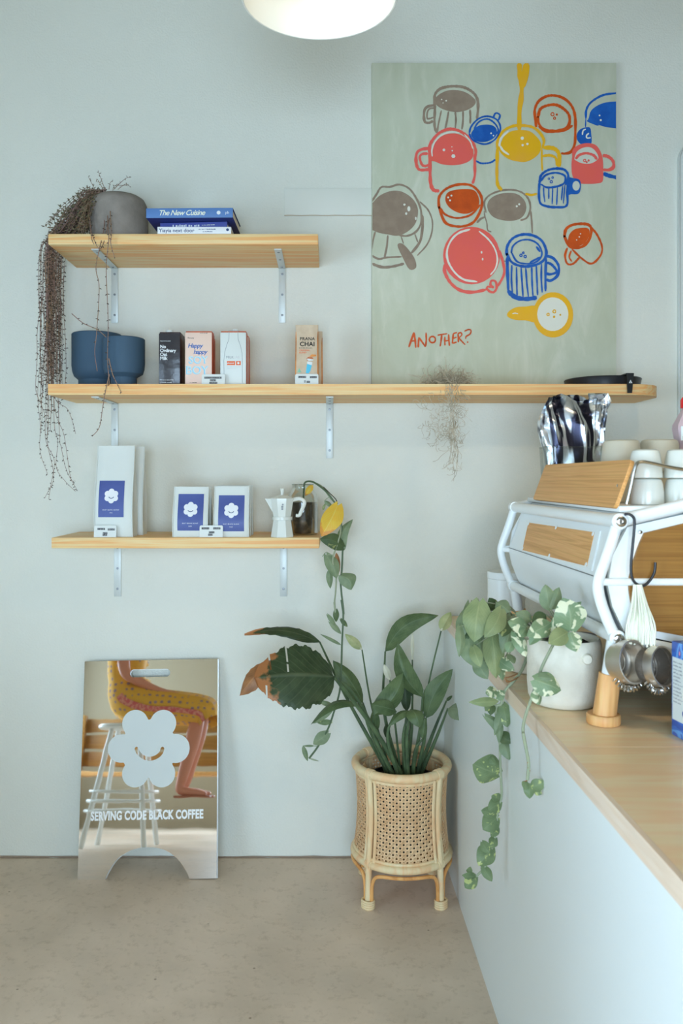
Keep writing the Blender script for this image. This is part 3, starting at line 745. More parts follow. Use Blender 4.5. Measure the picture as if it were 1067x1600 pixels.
p.fill([(690,480),(700,420),(740,380),(800,368),(845,375),(855,420),(825,475),(770,510),(710,515)])
p.line([(662,440),(675,380),(720,348),(790,338),(850,348),(868,390),(850,460),(800,510),(730,520),(690,490),(660,425)], 18).line([(860,360),(910,420),(948,510),(935,580),(870,640),(800,605),(720,530)], 13).line([(685,520),(668,580),(685,640),(730,640),(780,590)], 13).line([(715,540),(700,590),(720,625)], 10)
for x, y in ((756,460),(776,437),(785,414)): p.disc(x, y, 5, mi=1, lv=2)
p.done([RU, LI], 'tilted rust cup on its own at right')
p = Paint(CD, 4)
p.disc(577, 1028, 153, 172, n=30).fill([(450,965),(370,965),(300,970),(250,995),(228,1025),(245,1050),(300,1068),(370,1070),(450,1080)])
p.disc(575, 1023, 118, 128, 1, 5, n=26).line([(268,1020),(290,1015),(312,1020)], 6, 1, lv=5)
for x, y, r in ((540,1025,9),(587,1002,11),(585,1043,5),(632,1028,3)): p.ring(x, y, r, 7, lv=6)
p.done([YL, LI], 'yellow cup with a long handle seen from above')
p = Paint(CE)
for q, w in (([(165,118),(140,190),(115,262)], 15), ([(163,118),(175,190),(182,268)], 15), ([(128,205),(180,198)], 11), ([(205,265),(208,210),(212,165)], 14), ([(212,168),(245,215),(275,258)], 13), ([(276,258),(282,190),(280,120)], 13),
             ([(390,147),(440,138),(485,132)], 11), ([(432,140),(425,200),(416,255)], 13), ([(462,160),(460,200),(463,245)], 12), ([(497,137),(500,190),(506,250)], 13), ([(462,203),(500,195)], 10),
             ([(543,130),(538,180),(533,225)], 13), ([(540,132),(578,120)], 11), ([(538,178),(575,165)], 10), ([(533,225),(576,212)], 12), ([(592,215),(590,170),(588,130)], 12), ([(585,132),(615,122),(624,145),(595,172)], 11), ([(595,172),(625,205),(657,238)], 11),
             ([(648,108),(690,92),(713,102),(703,135),(666,158),(662,182)], 11)):
    p.line(q, w)
p.ring(342, 188, 30, 13).disc(680, 213, 8)
p.mb.build('painted_lettering', 'paint_rust', pt, smooth=0, fix=False)
# ------------------------------------------------------------------ things on the shelves
def front(xc, y, zc):                        # placer for print on a face that looks at -y
    return lambda u, v: V(xc + u, y, zc + v)

def small_print(mb, n, h, place, seed=0):
    """a line of print too small to read: n little strokes"""
    rr_ = random.Random(seed); u = 0.0
    for k in range(n):
        w_ = h * rr_.uniform(0.35, 0.75); hh_ = h * rr_.choice((0.6, 0.8, 1.0))
        mb.add([place(u, 0), place(u + w_, 0), place(u + w_, hh_), place(u, hh_)], [(0, 1, 2, 3)])
        u += w_ + h * (0.9 if rr_.random() < 0.16 else 0.3)
    return mb
# books: spine towards the room, built about their own centre
def book(label, px0, px1, z0, th, depth, yf, cover, rotz=0.0, under=None):
    d = D0 + yf
    x0, x1 = (px0 - VX) * d / F, (px1 - VX) * d / F
    L = x1 - x0
    t = thing('book', label, 'book', ((x0 + x1) / 2, yf + depth / 2, z0), rotz, 'books on the top shelf')
    c = 0.0022
    MB().box((0, 0.002, th / 2), (L - 0.008, depth - 0.008, th - 2 * c), 0).build('pages', 'paper', t, local=True, smooth=0)
    for z in (c / 2, th - c / 2):
        MB().box((0, 0, z), (L, depth, c), 0.0005).build('cover', under or cover, t, local=True, smooth=30)
    MB().box((0, -depth / 2 + 0.001, th / 2), (L, 0.003, th), 0.0008).build('spine', cover, t, local=True, smooth=30)
    return t, L, -depth / 2 - 0.0008, th / 2
t, L, yy, zz = book('white spined paperback at the bottom of the book pile', 246, 361, Z1, 0.0245, 0.15, -0.323, 'book_white')
text(MB(), 'Yiayia next door', 0.0185, front(-0.062, yy, zz - 0.001), bold=0.012).build('lettering', 'ink_navy', t, 0, True, fix=False)
mb = MB(); small_print(mb, 18, 0.0036, front(0.015, yy, zz + 0.002), 1); small_print(mb, 10, 0.0036, front(0.03, yy, zz - 0.006), 2); mb.lathe([(0.005, 0), (0.005, 0.0001)], (0.117, yy, zz + 0.002), 12, Matrix.Rotation(PI / 2, 3, 'X'))
mb.build('lettering', 'ink_navy', t, 0, True, fix=False)
t, L, yy, zz = book('slim navy book sandwiched in the middle of the book pile', 252, 358, Z1 + 0.0255, 0.022, 0.17, -0.300, 'book_navy', math.radians(-4))
small_print(MB(), 12, 0.008, front(-0.075, yy, zz - 0.004), 3).build('lettering', 'ink_white', t, 0, True, fix=False)
mb = MB(); small_print(mb, 14, 0.0036, front(0.03, yy, zz - 0.001), 4); mb.build('lettering', 'ink_cream', t, 0, True, fix=False)
t, L, yy, zz = book('thick blue hardback with script title on top of the book pile', 229, 365, Z1 + 0.0495, 0.034, 0.21, -0.345, 'book_blue', math.radians(-1.2), 'book_deep')
text(MB(), 'The New Cuisine', 0.026, front(-0.028, yy, zz), bold=0.01, shear=0.35, space=0.88).build('lettering', 'ink_cream', t, 0, True, fix=False)
mb = MB(); mb.lathe([(0.0068, 0), (0.0068, 0.0001)], (0.102, yy, zz), 14, Matrix.Rotation(PI / 2, 3, 'X')); text(mb, 'ph', 0.014, front(0.132, yy, zz)); mb.build('lettering', 'ink_white', t, 0, True, fix=False)

# blue planters
def lip_pot(label, px, d, rr, h, base_r, waist, mat_, seg=48):
    y = d - D0; x = (px - VX) * d / F
    t = thing('planter_pot', label, 'pot', (x, y, Z2), group='blue planters')
    r = rr
    prof = [(base_r * 0.98, 0.001), (base_r, 0.004), (base_r, waist - 0.004), (base_r + 0.004, waist), (r * 0.90, waist + 0.010), (r * 0.97, waist + 0.028), (r, waist + 0.05), (r, h - 0.003), (r - 0.003, h), (r - 0.008, h - 0.003), (r - 0.009, waist + 0.05), (r * 0.8, waist + 0.012), (0, waist + 0.008)]
    MB().lathe(prof, n=seg).build('bowl', mat_, t, local=True)
    return t
lip_pot('larger matte blue footed planter, empty, behind its smaller twin', 151.5, 3.122, 0.0928, 0.212, 0.068, 0.042, 'blue_ceramic')
lip_pot('smaller matte blue footed planter, empty, in front of the larger', 193.5, 2.978, 0.0748, 0.172, 0.046, 0.034, 'blue_ceramic')

# drink cartons
def carton(label, px0, px1, yf, h, depth, m_front, m_side, cap=True, rot=0.0, group='plant milk cartons', capx=0.0):
    d = D0 + yf; x0, x1 = (px0 - VX) * d / F, (px1 - VX) * d / F; w = x1 - x0
    t = thing('milk_carton', label, 'carton', ((x0 + x1) / 2, yf + depth / 2, Z2), rot, group)
    mb = MB(); s = 0.0022; ins = 0.006
    hh = h - ins
    # body with a slightly stepped, folded top
    fr = [(-w / 2, -depth / 2), (w / 2, -depth / 2), (w / 2, depth / 2), (-w / 2, depth / 2)]
    mb.box((0, 0, hh / 2), (w, depth, hh), s, seg=2)
    mb.m = []
    for f in mb.f:
        c = sum((mb.v[i] for i in f), V(0, 0, 0)) / len(f)
        mb.m.append(0 if c.y < -depth / 2 + 0.0016 else 1)
    mb.build('carton_body', [m_front, m_side], t, local=True)
    MB().box((0, depth * 0.06, h - ins / 2), (w * 0.98, depth * 0.8, ins), 0.002).build('folded_top', m_side, t, local=True)
    if cap:
        cp = MB().lathe([(0.0135, 0), (0.0135, 0.008), (0.012, 0.010), (0, 0.010)], (capx, 0.004, h), 20).build('cap', 'carton_white', t, local=True, label='white screw cap')
    return t, w, -depth / 2 - 0.0004
t, w, yy = carton('black oat milk carton at the front left of the carton row', 248, 281.5, -0.292, 0.190, 0.062, 'carton_black', 'carton_dark', capx=-0.006)
mb = MB(); 
for i, s in enumerate(('No', 'Ordinary', 'Oat', 'Milk')): text(mb, s, 0.0165, front(-w / 2 + 0.0045, yy, 0.136 - i * 0.0138), 'LEFT', bold=0.025, space=0.92)
text(mb, 'MINOR FIGURES', 0.0052, front(-w / 2 + 0.0045, yy, 0.156), 'LEFT')
small_print(mb, 18, 0.0028, front(-w / 2 + 0.004, yy, 0.017), 5); small_print(mb, 16, 0.0028, front(-w / 2 + 0.004, yy, 0.008), 6)
mb.build('lettering', 'ink_white', t, 0, True, fix=False)
carton('black oat milk carton tucked behind the front black one', 253, 284.5, -0.222, 0.194, 0.062, 'carton_black', 'carton_dark', capx=0.01)
t, w, yy = carton('pink soy milk carton with blue lettering, second in the carton row', 289, 331, -0.294, 0.193, 0.066, 'carton_pink', 'carton_orange', cap=False)
mb = MB(); text(mb, 'Happy', 0.0215, front(-0.012, yy, 0.139), bold=0.02, shear=0.25, space=0.92); text(mb, 'happy', 0.0215, front(0.006, yy, 0.117), bold=0.02, shear=0.25, space=0.92)
mb.build('lettering', 'ink_blue', t, 0, True, fix=False)
mb = MB(); text(mb, 'SOY', 0.036, front(0.001, yy - .0002, 0.0885), bold=-0.004, space=1.0); text(mb, 'BOY', 0.040, front(-0.003, yy - .0002, 0.052), bold=-0.004, space=1.0)
mb.build('lettering', 'carton_white', t, 0, True, fix=False)
mb = MB(); text(mb, 'SOY', 0.036, front(-0.0012, yy, 0.0875), bold=0.03, space=1.0); text(mb, 'BOY', 0.040, front(-0.0055, yy, 0.051), bold=0.03, space=1.0)
mb.build('lettering', 'ink_sky', t, 0, True, fix=False)
mb = MB(); text(mb, 'Bonsoy', 0.0075, front(-0.027, yy, 0.167)); small_print(mb, 10, 0.0025, front(0.006, yy, 0.183), 7); small_print(mb, 8, 0.003, front(-0.03, yy, 0.007), 8)
mb.build('lettering', 'ink_black', t, 0, True, fix=False)
carton('pink soy milk carton hidden behind the front pink one', 292, 332.5, -0.222, 0.186, 0.066, 'carton_pink', 'carton_orange', cap=False)
t, w, yy = carton('white almond milk carton with orange sides, third in the carton row', 344, 384.5, -0.294, 0.193, 0.062, 'carton_white', 'carton_orange', capx=0.006)
mb = MB(); CP = crop(235, 500, 6.276)
bot = [(722,618),(722,500),(720,400),(728,320),(750,240),(770,190),(772,130),(765,105),(862,105),(858,130),(860,190),(882,250),(898,320),(900,400),(900,500),(900,618)]
bp_ = []
for q in bot:
    px, py = CP(*q); p = W(px, py, -0.294); bp_.append(V(p.x - t.location.x, yy - 0.0002, max(p.z - Z2, 0.004)))
for i in range(len(bp_) - 1):
    a_, b_ = bp_[i], bp_[i + 1]; dd = (b_ - a_).normalized(); nn = V(-dd.z, 0, dd.x) * 0.0006
    mb.add([a_ + nn, b_ + nn, b_ - nn, a_ - nn], [(0, 1, 2, 3)])
text(mb, 'MILK', 0.0125, front(-0.012, yy, 0.098))
mb.build('bottle_outline', 'ink_grey', t, 0, True, fix=False)
mb = MB(); text(mb, 'LAB', 0.0125, front(0.012, yy, 0.098)); small_print(mb, 15, 0.003, front(-0.022, yy, 0.0635), 9); small_print(mb, 17, 0.0026, front(-0.022, yy, 0.0575), 10); mb.build('lettering', mat('ink_pale', S(176, 186, 186), 0.6), t, 0, True, fix=False)
mb = MB(); mb.box((-0.0075, yy, 0.0775), (0.029, 0.0004, 0.014)); mb.box((0.0185, yy, 0.0775), (0.0165, 0.0004, 0.014)); mb.build('orange_label', 'ink_orange', t, 0, True)
mb = MB(); text(mb, 'almond', 0.0085, front(-0.0095, yy - 0.0005, 0.0775), bold=0.02); mb.lathe([(0.0042, 0), (0.0042, 0.0001)], (0.0185, yy - 0.0005, 0.0775), 12, Matrix.Rotation(PI / 2, 3, 'X')); mb.build('lettering', 'ink_white', t, 0, True, fix=False)
carton('white almond milk carton standing behind the front white one', 350, 388, -0.226, 0.188, 0.062, 'carton_white', 'carton_orange', cap=False)

# pouches and bags: lofted from a gusseted foot to a flat sealed top
def pouch(mb, w, dp, h, top=0.004, puff=0.25, n=9, seal=0.05, taper=0.02, mi_side=0):
    def hd(z):
        q = z / h
        if q > 1 - seal: return top / 2
        k = q / (1 - seal)
        return lerp(dp / 2 * (1 + puff * math.sin(PI * min(k * 1.3, 1))), top / 2, max(0, (k - 0.25) / 0.75) ** 1.4)
    rows = []
    for i in range(n + 1):
        z = h * (i / n)
        q = z / h
        a, b = w / 2 * (1 - taper * q), hd(z)
        g = min(0.35 * b, 0.02) * math.sin(PI * min(1, q * 1.1))     # side gusset folds inwards
        e = min(0.004, b * 0.6)
        ring = [V(-a + e, -b, z), V(-a * 0.5, -b, z), V(0, -b, z), V(a * 0.5, -b, z), V(a - e, -b, z), V(a, -b + e, z), V(a - g, 0, z), V(a, b - e, z), V(a - e, b, z), V(a * 0.5, b, z), V(0, b, z), V(-a * 0.5, b, z), V(-a + e, b, z), V(-a, b - e, z), V(-a + g, 0, z), V(-a, -b + e, z)]
        rows.append(ring)
    mb.grid(rows, [(0.0, 0.0)] * (16 * (n + 1)), wrap=True)
    mb.add(rows[0], [tuple(range(16))]); mb.add(rows[-1], [tuple(reversed(range(16)))])
    return hd
def petal_outline(r, n=96, k=0.62, pr=0.40, start=30):
    cs = [(k * math.cos(math.radians(start + 60 * i)), k * math.sin(math.radians(start + 60 * i))) for i in range(6)]
    out = []
    for i in range(n):
        a = 2 * PI * i / n; dx, dy = math.cos(a), math.sin(a); best = 0.70
        for cx, cy in cs:
            b = dx * cx + dy * cy; c = cx * cx + cy * cy - pr * pr; q = b * b - c
            if q >= 0: best = max(best, b + math.sqrt(q))
        out.append((dx * best * r, dy * best * r))
    return out
def coffee_bag(label, x, y, rotz, w, dp, h, lab, name_size, weight, group):
    """lab = (x0, x1, z0, z1) of the printed blue label in bag coordinates"""
    t = thing('coffee_bag', label, 'coffee bag', (x, y, Z3), rotz, group)
    mb = MB(); hd = pouch(mb, w, dp, h)
    mb.build('pouch', 'bag_white', t, local=True, smooth=50)
    for sx in (-1, 1):
        pth = [V(sx * (w / 2 * (1 - 0.02 * q)), -hd(h * q) + 0.0005, h * q) for q in [i / 12 for i in range(13)]]
        MB().tube(pth, 0.0018, 6).build('seam', 'bag_white', t, local=True)
    x0, x1, z0, z1 = lab
    on = lambda k: (lambda u, v, w_=0: V(u, -hd(v) - k, v))
    rows = [[on(0.0012)(lerp(x0, x1, j / 4), lerp(z0, z1, i / 10)) for j in range(5)] for i in range(11)]
    lb = MB().grid(rows).build('label_panel', 'bag_label', t, local=True, fix=False, label='indigo printed label')
    xc, zc, r = (x0 + x1) / 2, lerp(z0, z1, 0.58), (x1 - x0) * 0.285
    MB().prism(petal_outline(r), 0, lambda u, v, w_: on(0.0020)(xc + u, zc + v)).build('flower_logo', 'logo_cream', lb, 0, True, fix=False)
    mb = MB(); q = [V(xc + r * 0.36 * math.cos(math.radians(a)), 0, zc - r * 0.02 + r * 0.30 * math.sin(math.radians(a))) for a in range(200, 341, 14)]
    rows = []
    for i, p in enumerate(q):
        a = math.radians(200 + 14 * i); n_ = V(math.cos(a), 0, math.sin(a)) * r * 0.045
        rows.append([on(0.0026)((p + n_).x, (p + n_).z), on(0.0026)((p - n_).x, (p - n_).z)])
    mb.grid(rows, [(0.0, 0.0)] * (2 * len(rows))).build('smile', 'ink_navy', lb, 0, True, fix=False)
    mb = MB(); ff = on(0.0018)
    text(mb, 'BUSY BEANS BLEND', name_size, lambda u, v: ff(xc + u, lerp(z0, z1, 0.20) + v), space=1.15); text(mb, weight, name_size, lambda u, v: ff(xc + u, lerp(z0, z1, 0.12) + v))
    mb.build('lettering', 'logo_cream', lb, 0, True, fix=False)
    return t
def bag_at(label, px0, px1, yf, dp, h, lab_px, ns, wt, group, rot=0.0):
    d = D0 + yf; x0, x1 = (px0 - VX) * d / F, (px1 - VX) * d / F
    s = d / F; xc = (x0 + x1) / 2
    zz = lambda py: EYE - (py - VY) * s - Z3
    lab = ((lab_px[0] - VX) * s - xc, (lab_px[1] - VX) * s - xc, zz(lab_px[3]), zz(lab_px[2]))
    return coffee_bag(label, xc, yf + dp / 2, rot, x1 - x0, dp, h, lab, ns, wt, group)
bag_at('tall white kilo coffee bag with a blue label, in front', 148, 207, -0.292, 0.075, 0.325, (154.5, 194, 751, 808), 0.0058, '1KG', 'kilo coffee bags')
bag_at('tall white kilo coffee bag standing behind the other kilo bag', 163, 223, -0.195, 0.075, 0.326, (170, 210, 751, 808), 0.0058, '1KG', 'kilo coffee bags')
bag_at('small white coffee bag, front of the left short row', 270, 324.5, -0.296, 0.055, 0.178, (277.5, 317.5, 772, 829), 0.0056, '250G', 'small coffee bags')
bag_at('small white coffee bag behind the front one of the left short row', 276, 329, -0.232, 0.055, 0.178, (283, 322, 772, 829), 0.0056, '250G', 'small coffee bags')
bag_at('small white coffee bag, front of the right short row', 334, 388.5, -0.296, 0.048, 0.180, (341, 381.5, 774, 830), 0.0056, '250G', 'small coffee bags')
bag_at('small white coffee bag, second in the right short row', 339, 391.5, -0.240, 0.048, 0.182, (346, 386, 774, 830), 0.0056, '250G', 'small coffee bags')
bag_at('small white coffee bag, last in the right short row', 344, 394.5, -0.184, 0.048, 0.183, (350, 389, 774, 830), 0.0056, '250G', 'small coffee bags')

# kraft chai bags
def chai(label, px0, px1, yf, h, dp, front_print):
    d = D0 + yf; x0, x1 = (px0 - VX) * d / F, (px1 - VX) * d / F; w = x1 - x0
    t = thing('chai_bag', label, 'tea bag', ((x0 + x1) / 2, yf + dp / 2, Z2), 0, 'kraft chai bags')
    mb = MB(); hd = pouch(mb, w, dp, h, puff=0.1, seal=0.1, top=0.006)
    mb.m = []
    for f in mb.f:
        c = sum((mb.v[i] for i in f), V(0, 0, 0)) / len(f)
        mb.m.append(1 if abs(c.x) > w * 0.42 and c.z < h * 0.93 else 0)
    mb.build('pouch', ['kraft', 'kraft_side'], t, local=True, smooth=50)
    if front_print:
        on = lambda k: (lambda u, v, w_=0: V(u, -hd(v) - k, v))
        mb = MB(); ff = on(0.0008)
        text(mb, 'PRANA', 0.0165, lambda u, v: ff(u + 0.0015, h * 0.765 + v), bold=0.012, space=1.02); text(mb, 'CHAI', 0.0222, lambda u, v: ff(u + 0.0015, h * 0.675 + v), bold=0.025, space=1.05); small_print(mb, 20, 0.0026, lambda u, v: ff(u - 0.028, h * 0.605 + v), 11)
        mb.build('lettering', 'ink_black', t, 0, True, fix=False)
        mb = MB(); text(mb, 'ORIGINAL', 0.0085, lambda u, v: ff(u - w * 0.33, h * 0.572 + v), 'LEFT'); text(mb, 'BLEND', 0.0085, lambda u, v: ff(u - w * 0.33, h * 0.533 + v), 'LEFT'); mb.build('lettering', 'ink_orange', t, 0, True, fix=False)
        CH = crop(440, 490, 11.856)
        def pr(q): 
            px, py = CH(*q); p = W(px, py, yf); return (p.x - t.location.x, p.z - Z2)
        def sh(pts, m, k=0.0010):
            MB().prism([pr(q) for q in pts], 0, on(k)).build('printed_figure', m, t, 0, True, fix=False)
        sh([(472,930),(560,960),(530,1070),(500,1110),(448,1105),(460,1000)], 'ink_teal'); sh([(475,885),(570,900),(560,960),(470,930)], 'ink_white'); sh([(475,830),(590,850),(580,870),(500,875),(470,860)], 'ink_white', 0.0016)
        sh([(460,830),(490,800),(560,800),(590,830),(560,850),(500,870),(470,880)], 'ink_brown'); sh([(510,790),(560,750),(640,760),(640,785),(570,800)], 'kraft_side'); sh([(290,1090),(325,1010),(365,1090)], 'ink_green')
    return t
chai('kraft chai bag with black lettering, in front', 461, 497.5, -0.290, 0.218, 0.05, True)
chai('kraft chai bag standing half hidden behind the lettered one', 469, 504, -0.222, 0.208, 0.06, False)

# little white price cards with black label tape
def card(label, px0, px1, py0, yf, zs, strips):
    d = D0 + yf; s = d / F; x0, x1 = (px0 - VX) * s, (px1 - VX) * s; w = x1 - x0
    h = EYE - (py0 - VY) * s - zs
    t = thing('price_card', label, 'price card', ((x0 + x1) / 2, yf, zs), 0, 'white price cards')
    r = 0.006
    poly = [(-w / 2, 0.0005), (w / 2, 0.0005)] + [(w / 2 - r + r * math.cos(a), h - r + r * math.sin(a)) for a in [PI / 2 * k / 5 for k in range(6)]] + [(-w / 2 + r - r * math.sin(a), h - r + r * math.cos(a)) for a in [PI / 2 * k / 5 for k in range(6)]]
    lean = 0.12
    MB().prism(poly, 0.002, lambda u, v, w_: V(u, v * lean + w_, v)).build('card', 'card', t, local=True)
    MB().prism([(-w / 2 + .002, 0.0005), (w / 2 - .002, 0.0005), (w / 2 - .002, 0.002), (-w / 2 + .002, 0.002)], 0.014, lambda u, v, w_: V(u, 0.0022 + w_, v)).build('foot', 'card', t, local=True)
    for cx_q, cz_q, ww in strips:
        q = MB().box((cx_q * w, cz_q * h * lean - 0.0006, cz_q * h), (ww * w, 0.0006, 0.0066), 0).build('label_tape', 'ink_black', t, local=True, smooth=0)
        m_ = MB(); n_ = max(3, int(ww * w / 0.0034))
        for k in range(n_):
            u = cx_q * w + (k + 0.5 - n_ / 2) * (ww * w / n_)
            hgt = R.choice((0.0028, 0.0036, 0.0022)); m_.box((u, cz_q * h * lean - 0.0010, cz_q * h + R.uniform(-.0004, .0004)), (0.0012, 0.0002, hgt))
        m_.build('embossing', 'ink_white', q, local=True, smooth=0, kind='stuff')
card('white price card at the foot of the pink and white cartons', 315, 351.5, 584.5, -0.312, Z2, [(-0.02, 0.66, 0.74), (-0.02, 0.40, 0.26), (0.0, 0.15, 0.34)])
card('white price card at the foot of the chai bag', 461, 497.5, 584, -0.312, Z2, [(-0.2, 0.7, 0.34), (0.28, 0.68, 0.30), (-0.08, 0.28, 0.07), (0.06, 0.25, 0.15)])
card('white price card at the foot of the tall kilo bags', 146.5, 181.5, 821, -0.312, Z3, [(-0.18, 0.70, 0.34), (0.27, 0.66, 0.32), (0.0, 0.34, 0.20), (-0.01, 0.2, 0.20)])
card('white price card between the two rows of small bags', 311.5, 348, 821, -0.312, Z3, [(-0.25, 0.75, 0.33), (0.24, 0.75, 0.31), (0.02, 0.42, 0.24), (-0.03, 0.22, 0.2)])

# moka pot: faceted aluminium painted white
d = 2.94; x = (441 - VX) * d / F
t = thing('moka_pot', 'white eight sided stovetop moka pot on the lowest shelf', 'moka pot', (x, d - D0, Z3))
ph = PI / 8
MB().lathe([(0.0420, 0), (0.0425, 0.003), (0.0335, 0.058), (0.0325, 0.060)], n=8, phase=ph).build('boiler', 'moka_white', t, 15, True)
MB().lathe([(0.0335, 0.060), (0.0362, 0.0605), (0.0362, 0.0715), (0.0335, 0.072)], n=32).build('collar', 'moka_white', t, 40, True)
tp = MB(); tp.lathe([(0.0325, 0.072), (0.0345, 0.082), (0.0425, 0.131), (0.0425, 0.134), (0.040, 0.134)], n=8, phase=ph)
tp.build('upper_chamber', 'moka_white', t, 15, True)
mb = MB(); mb.add([V(-0.030, -0.014, 0.126), V(-0.030, 0.014, 0.126), V(-0.062, 0.0, 0.136), V(-0.034, -0.010, 0.088), V(-0.034, 0.010, 0.088), V(-0.030, -0.014, 0.135), V(-0.030, 0.014, 0.135)], [(0, 2, 3), (1, 4, 2), (3, 2, 4), (0, 5, 2), (6, 1, 2), (5, 6, 2)]).build('spout', 'moka_white', t, 15, True)
MB().lathe([(0.0435, 0.134), (0.0435, 0.137), (0.030, 0.144), (0.010, 0.149), (0, 0.149)], n=8, phase=ph).build('lid', 'moka_white', t, 15, True)
MB().lathe([(0.006, 0.148), (0.0055, 0.156), (0.0085, 0.170), (0.0075, 0.173), (0, 0.173)], n=8).build('knob', 'moka_white', t, 25, True)
MB().tube(cr([V(0.036, 0, 0.131), V(0.060, 0, 0.136), V(0.076, 0, 0.128), V(0.078, 0, 0.116), V(0.066, 0, 0.088), V(0.060, 0, 0.076), V(0.048, 0, 0.076)], 4), [0.0075, 0.0085, 0.008, 0.0085, 0.006], 8).build('handle', 'moka_white', t, 40, True)
mb = MB(); 
for q in ((0, 0.108, 0.004), (0.002, 0.116, 0.003), (0, 0.100, 0.0035)): mb.lathe([(q[2], 0), (q[2], 0.0003)], (q[0] + 0.002, -0.0375 - (q[1] - 0.1) * 0.12, q[1]), 8, Matrix.Rotation(PI / 2, 3, 'X'))
mb.build('emblem', 'ink_grey', t, 0, True)

# glass jar with steeping tea-dark water
d = 3.06; x = (473 - VX) * d / F
t = thing('glass_jar', 'clear glass jar of dark water and roots at the end of the lowest shelf', 'jar', (x, d - D0, Z3))
rj = 0.0575
MB().lathe([(0, 0.001), (rj - 0.006, 0.001), (rj, 0.008), (rj, 0.128), (rj - 0.004, 0.146), (rj - 0.016, 0.162), (rj - 0.019, 0.166), (rj - 0.019, 0.184), (rj - 0.017, 0.186)], n=40, caps=False).build('glass', 'jar_glass', t, 50, True, fix=True)
MB().torus((0, 0, 0.185), rj - 0.018, 0.0022).build('rim', 'jar_glass', t, 50, True)
MB().lathe([(0, 0.006), (rj - 0.007, 0.006), (rj - 0.003, 0.012), (rj - 0.003, 0.120), (0, 0.121)], n=32).build('dark_water', 'jar_fill', t, 50, True)

# round black tray with a dangling strap
d = 3.06; x = (941 - VX) * d / F
t = thing('round_tray', 'round black tray lying at the rounded end of the long shelf', 'tray', (x, d - D0, Z2))
MB().lathe([(0, 0.001), (0.128, 0.001), (0.132, 0.004), (0.1365, 0.028), (0.138, 0.031), (0.136, 0.034), (0.132, 0.031), (0.127, 0.007), (0, 0.006)], n=48).build('dish', 'black_metal', t, 40, True)
d2 = 2.885; q = lambda px, py: V((px - VX) * d2 / F - x, 0, EYE - (py - VY) * d2 / F - Z2)
a0, a1, b1, b0 = q(979, 586), q(990.5, 586), q(987.5, 614), q(980.5, 614)
yb = d2 - (d)
mb = MB(); vs = []
for dy in (0, 0.004):
    vs += [V(a0.x, yb + dy, 0.036), V(a1.x, yb + dy, 0.036), V(b1.x, yb + dy, b1.z), V(b0.x, yb + dy, b0.z)]
mb.add(vs, [(0, 1, 2, 3), (4, 5, 6, 7), (0, 1, 5, 4), (1, 2, 6, 5), (2, 3, 7, 6), (3, 0, 4, 7)])
mb.add([V(a0.x, yb + dy, z) for dy in (0.002, 0.07) for z in (0.033, 0.037)] + [V(a1.x, yb + dy, z) for dy in (0.002, 0.07) for z in (0.033, 0.037)], [(0, 1, 3, 2), (4, 5, 7, 6), (0, 1, 5, 4), (2, 3, 7, 6), (0, 2, 6, 4), (1, 3, 7, 5)])
st = mb.build('strap', 'black_plastic', t, 0, True)
c = q(985, 596); tri = [(-0.006, -0.006), (0.006, -0.006), (0, 0.006)]
MB().prism([(c.x + u, c.z + v) for u, v in tri], 0, lambda u, v, w_: V(u, yb - 0.0006, v), holes=[[(c.x + u * 0.35, c.z - 0.0018 + v * 0.35) for u, v in tri]]).build('emblem', 'ink_white', st, 0, True, fix=False)
# ------------------------------------------------------------------ leaves and stems
def leaf_mesh(base, tip, hw, face=(0, -1, 0.25), sag=0.12, fold=0.18, shape='lance', n=10, k=6, wave=0.05, side=0.0, mb=None, rag=0.0, seed=0, slits=()):
    """one blade: base -> tip, half-width hw, facing roughly along `face`; sag bends it, fold creases it on the midrib"""
    base, tip = Vector(base), Vector(tip)
    ax = tip - base; L = ax.length; ax.normalize()
    nz = Vector(face) - ax * Vector(face).dot(ax)
    if nz.length < 1e-4: nz = ax.orthogonal()
    nz.normalize(); sd = ax.cross(nz)
    rr_ = random.Random(seed)
    rows, uvs = [], []
    for i in range(n + 1):
        t = i / n
        if shape == 'heart':
            w = (math.sin(PI * min(1, t * 1.0)) ** 0.62) * (1.18 - 0.55 * t) if 0 < t < 1 else 0.0
            if t == 0: w = 0.2
        elif shape == 'blunt': w = math.sin(PI * t ** 0.86) ** 0.5
        elif shape == 'oval': w = math.sin(PI * t ** 0.82) ** 0.75
        else: w = math.sin(PI * t ** 0.80) ** 0.78
        w = max(w, 0.02) * hw
        c = base + ax * (L * t) + nz * (math.sin(PI * t) * sag * L) + sd * (side * L * math.sin(PI * t))
        row = []
        for j in range(k + 1):
            u = j / k * 2 - 1
            ww = w
            if rag and abs(u) > 0.9: ww *= 1 - rag * (0.5 + 0.3 * math.sin(t * 41 + seed + u) + 0.2 * math.sin(t * 97 + u * 3) + 0.25 * rr_.random())
            back = 0.0
            if shape == 'heart' and t < 0.25: back = -(1 - t / 0.25) * (abs(u) ** 1.2) * 0.12 * L
            p = c + sd * (u * ww) + nz * (-(abs(u)) * ww * fold * 2 + wave * hw * math.sin(t * 7 + u * 2.2 + seed) * abs(u)) + ax * back
            row.append(p); uvs.append((j / k, t))
        rows.append(row)
    mb = mb or MB()
    mb.grid(rows, uvs)
    if slits:                                    # tears running in from the margin
        keep = []
        for f in mb.f:
            u = sum(mb.uv[i][0] for i in f) / len(f); v = sum(mb.uv[i][1] for i in f) / len(f)
            keep.append(not any(abs(v - s_[0]) < s_[1] and s_[2] <= u <= s_[3] for s_ in slits))
        mb.m = [q for q, k_ in zip(mb.m, keep) if k_]; mb.f = [q for q, k_ in zip(mb.f, keep) if k_]
    return mb
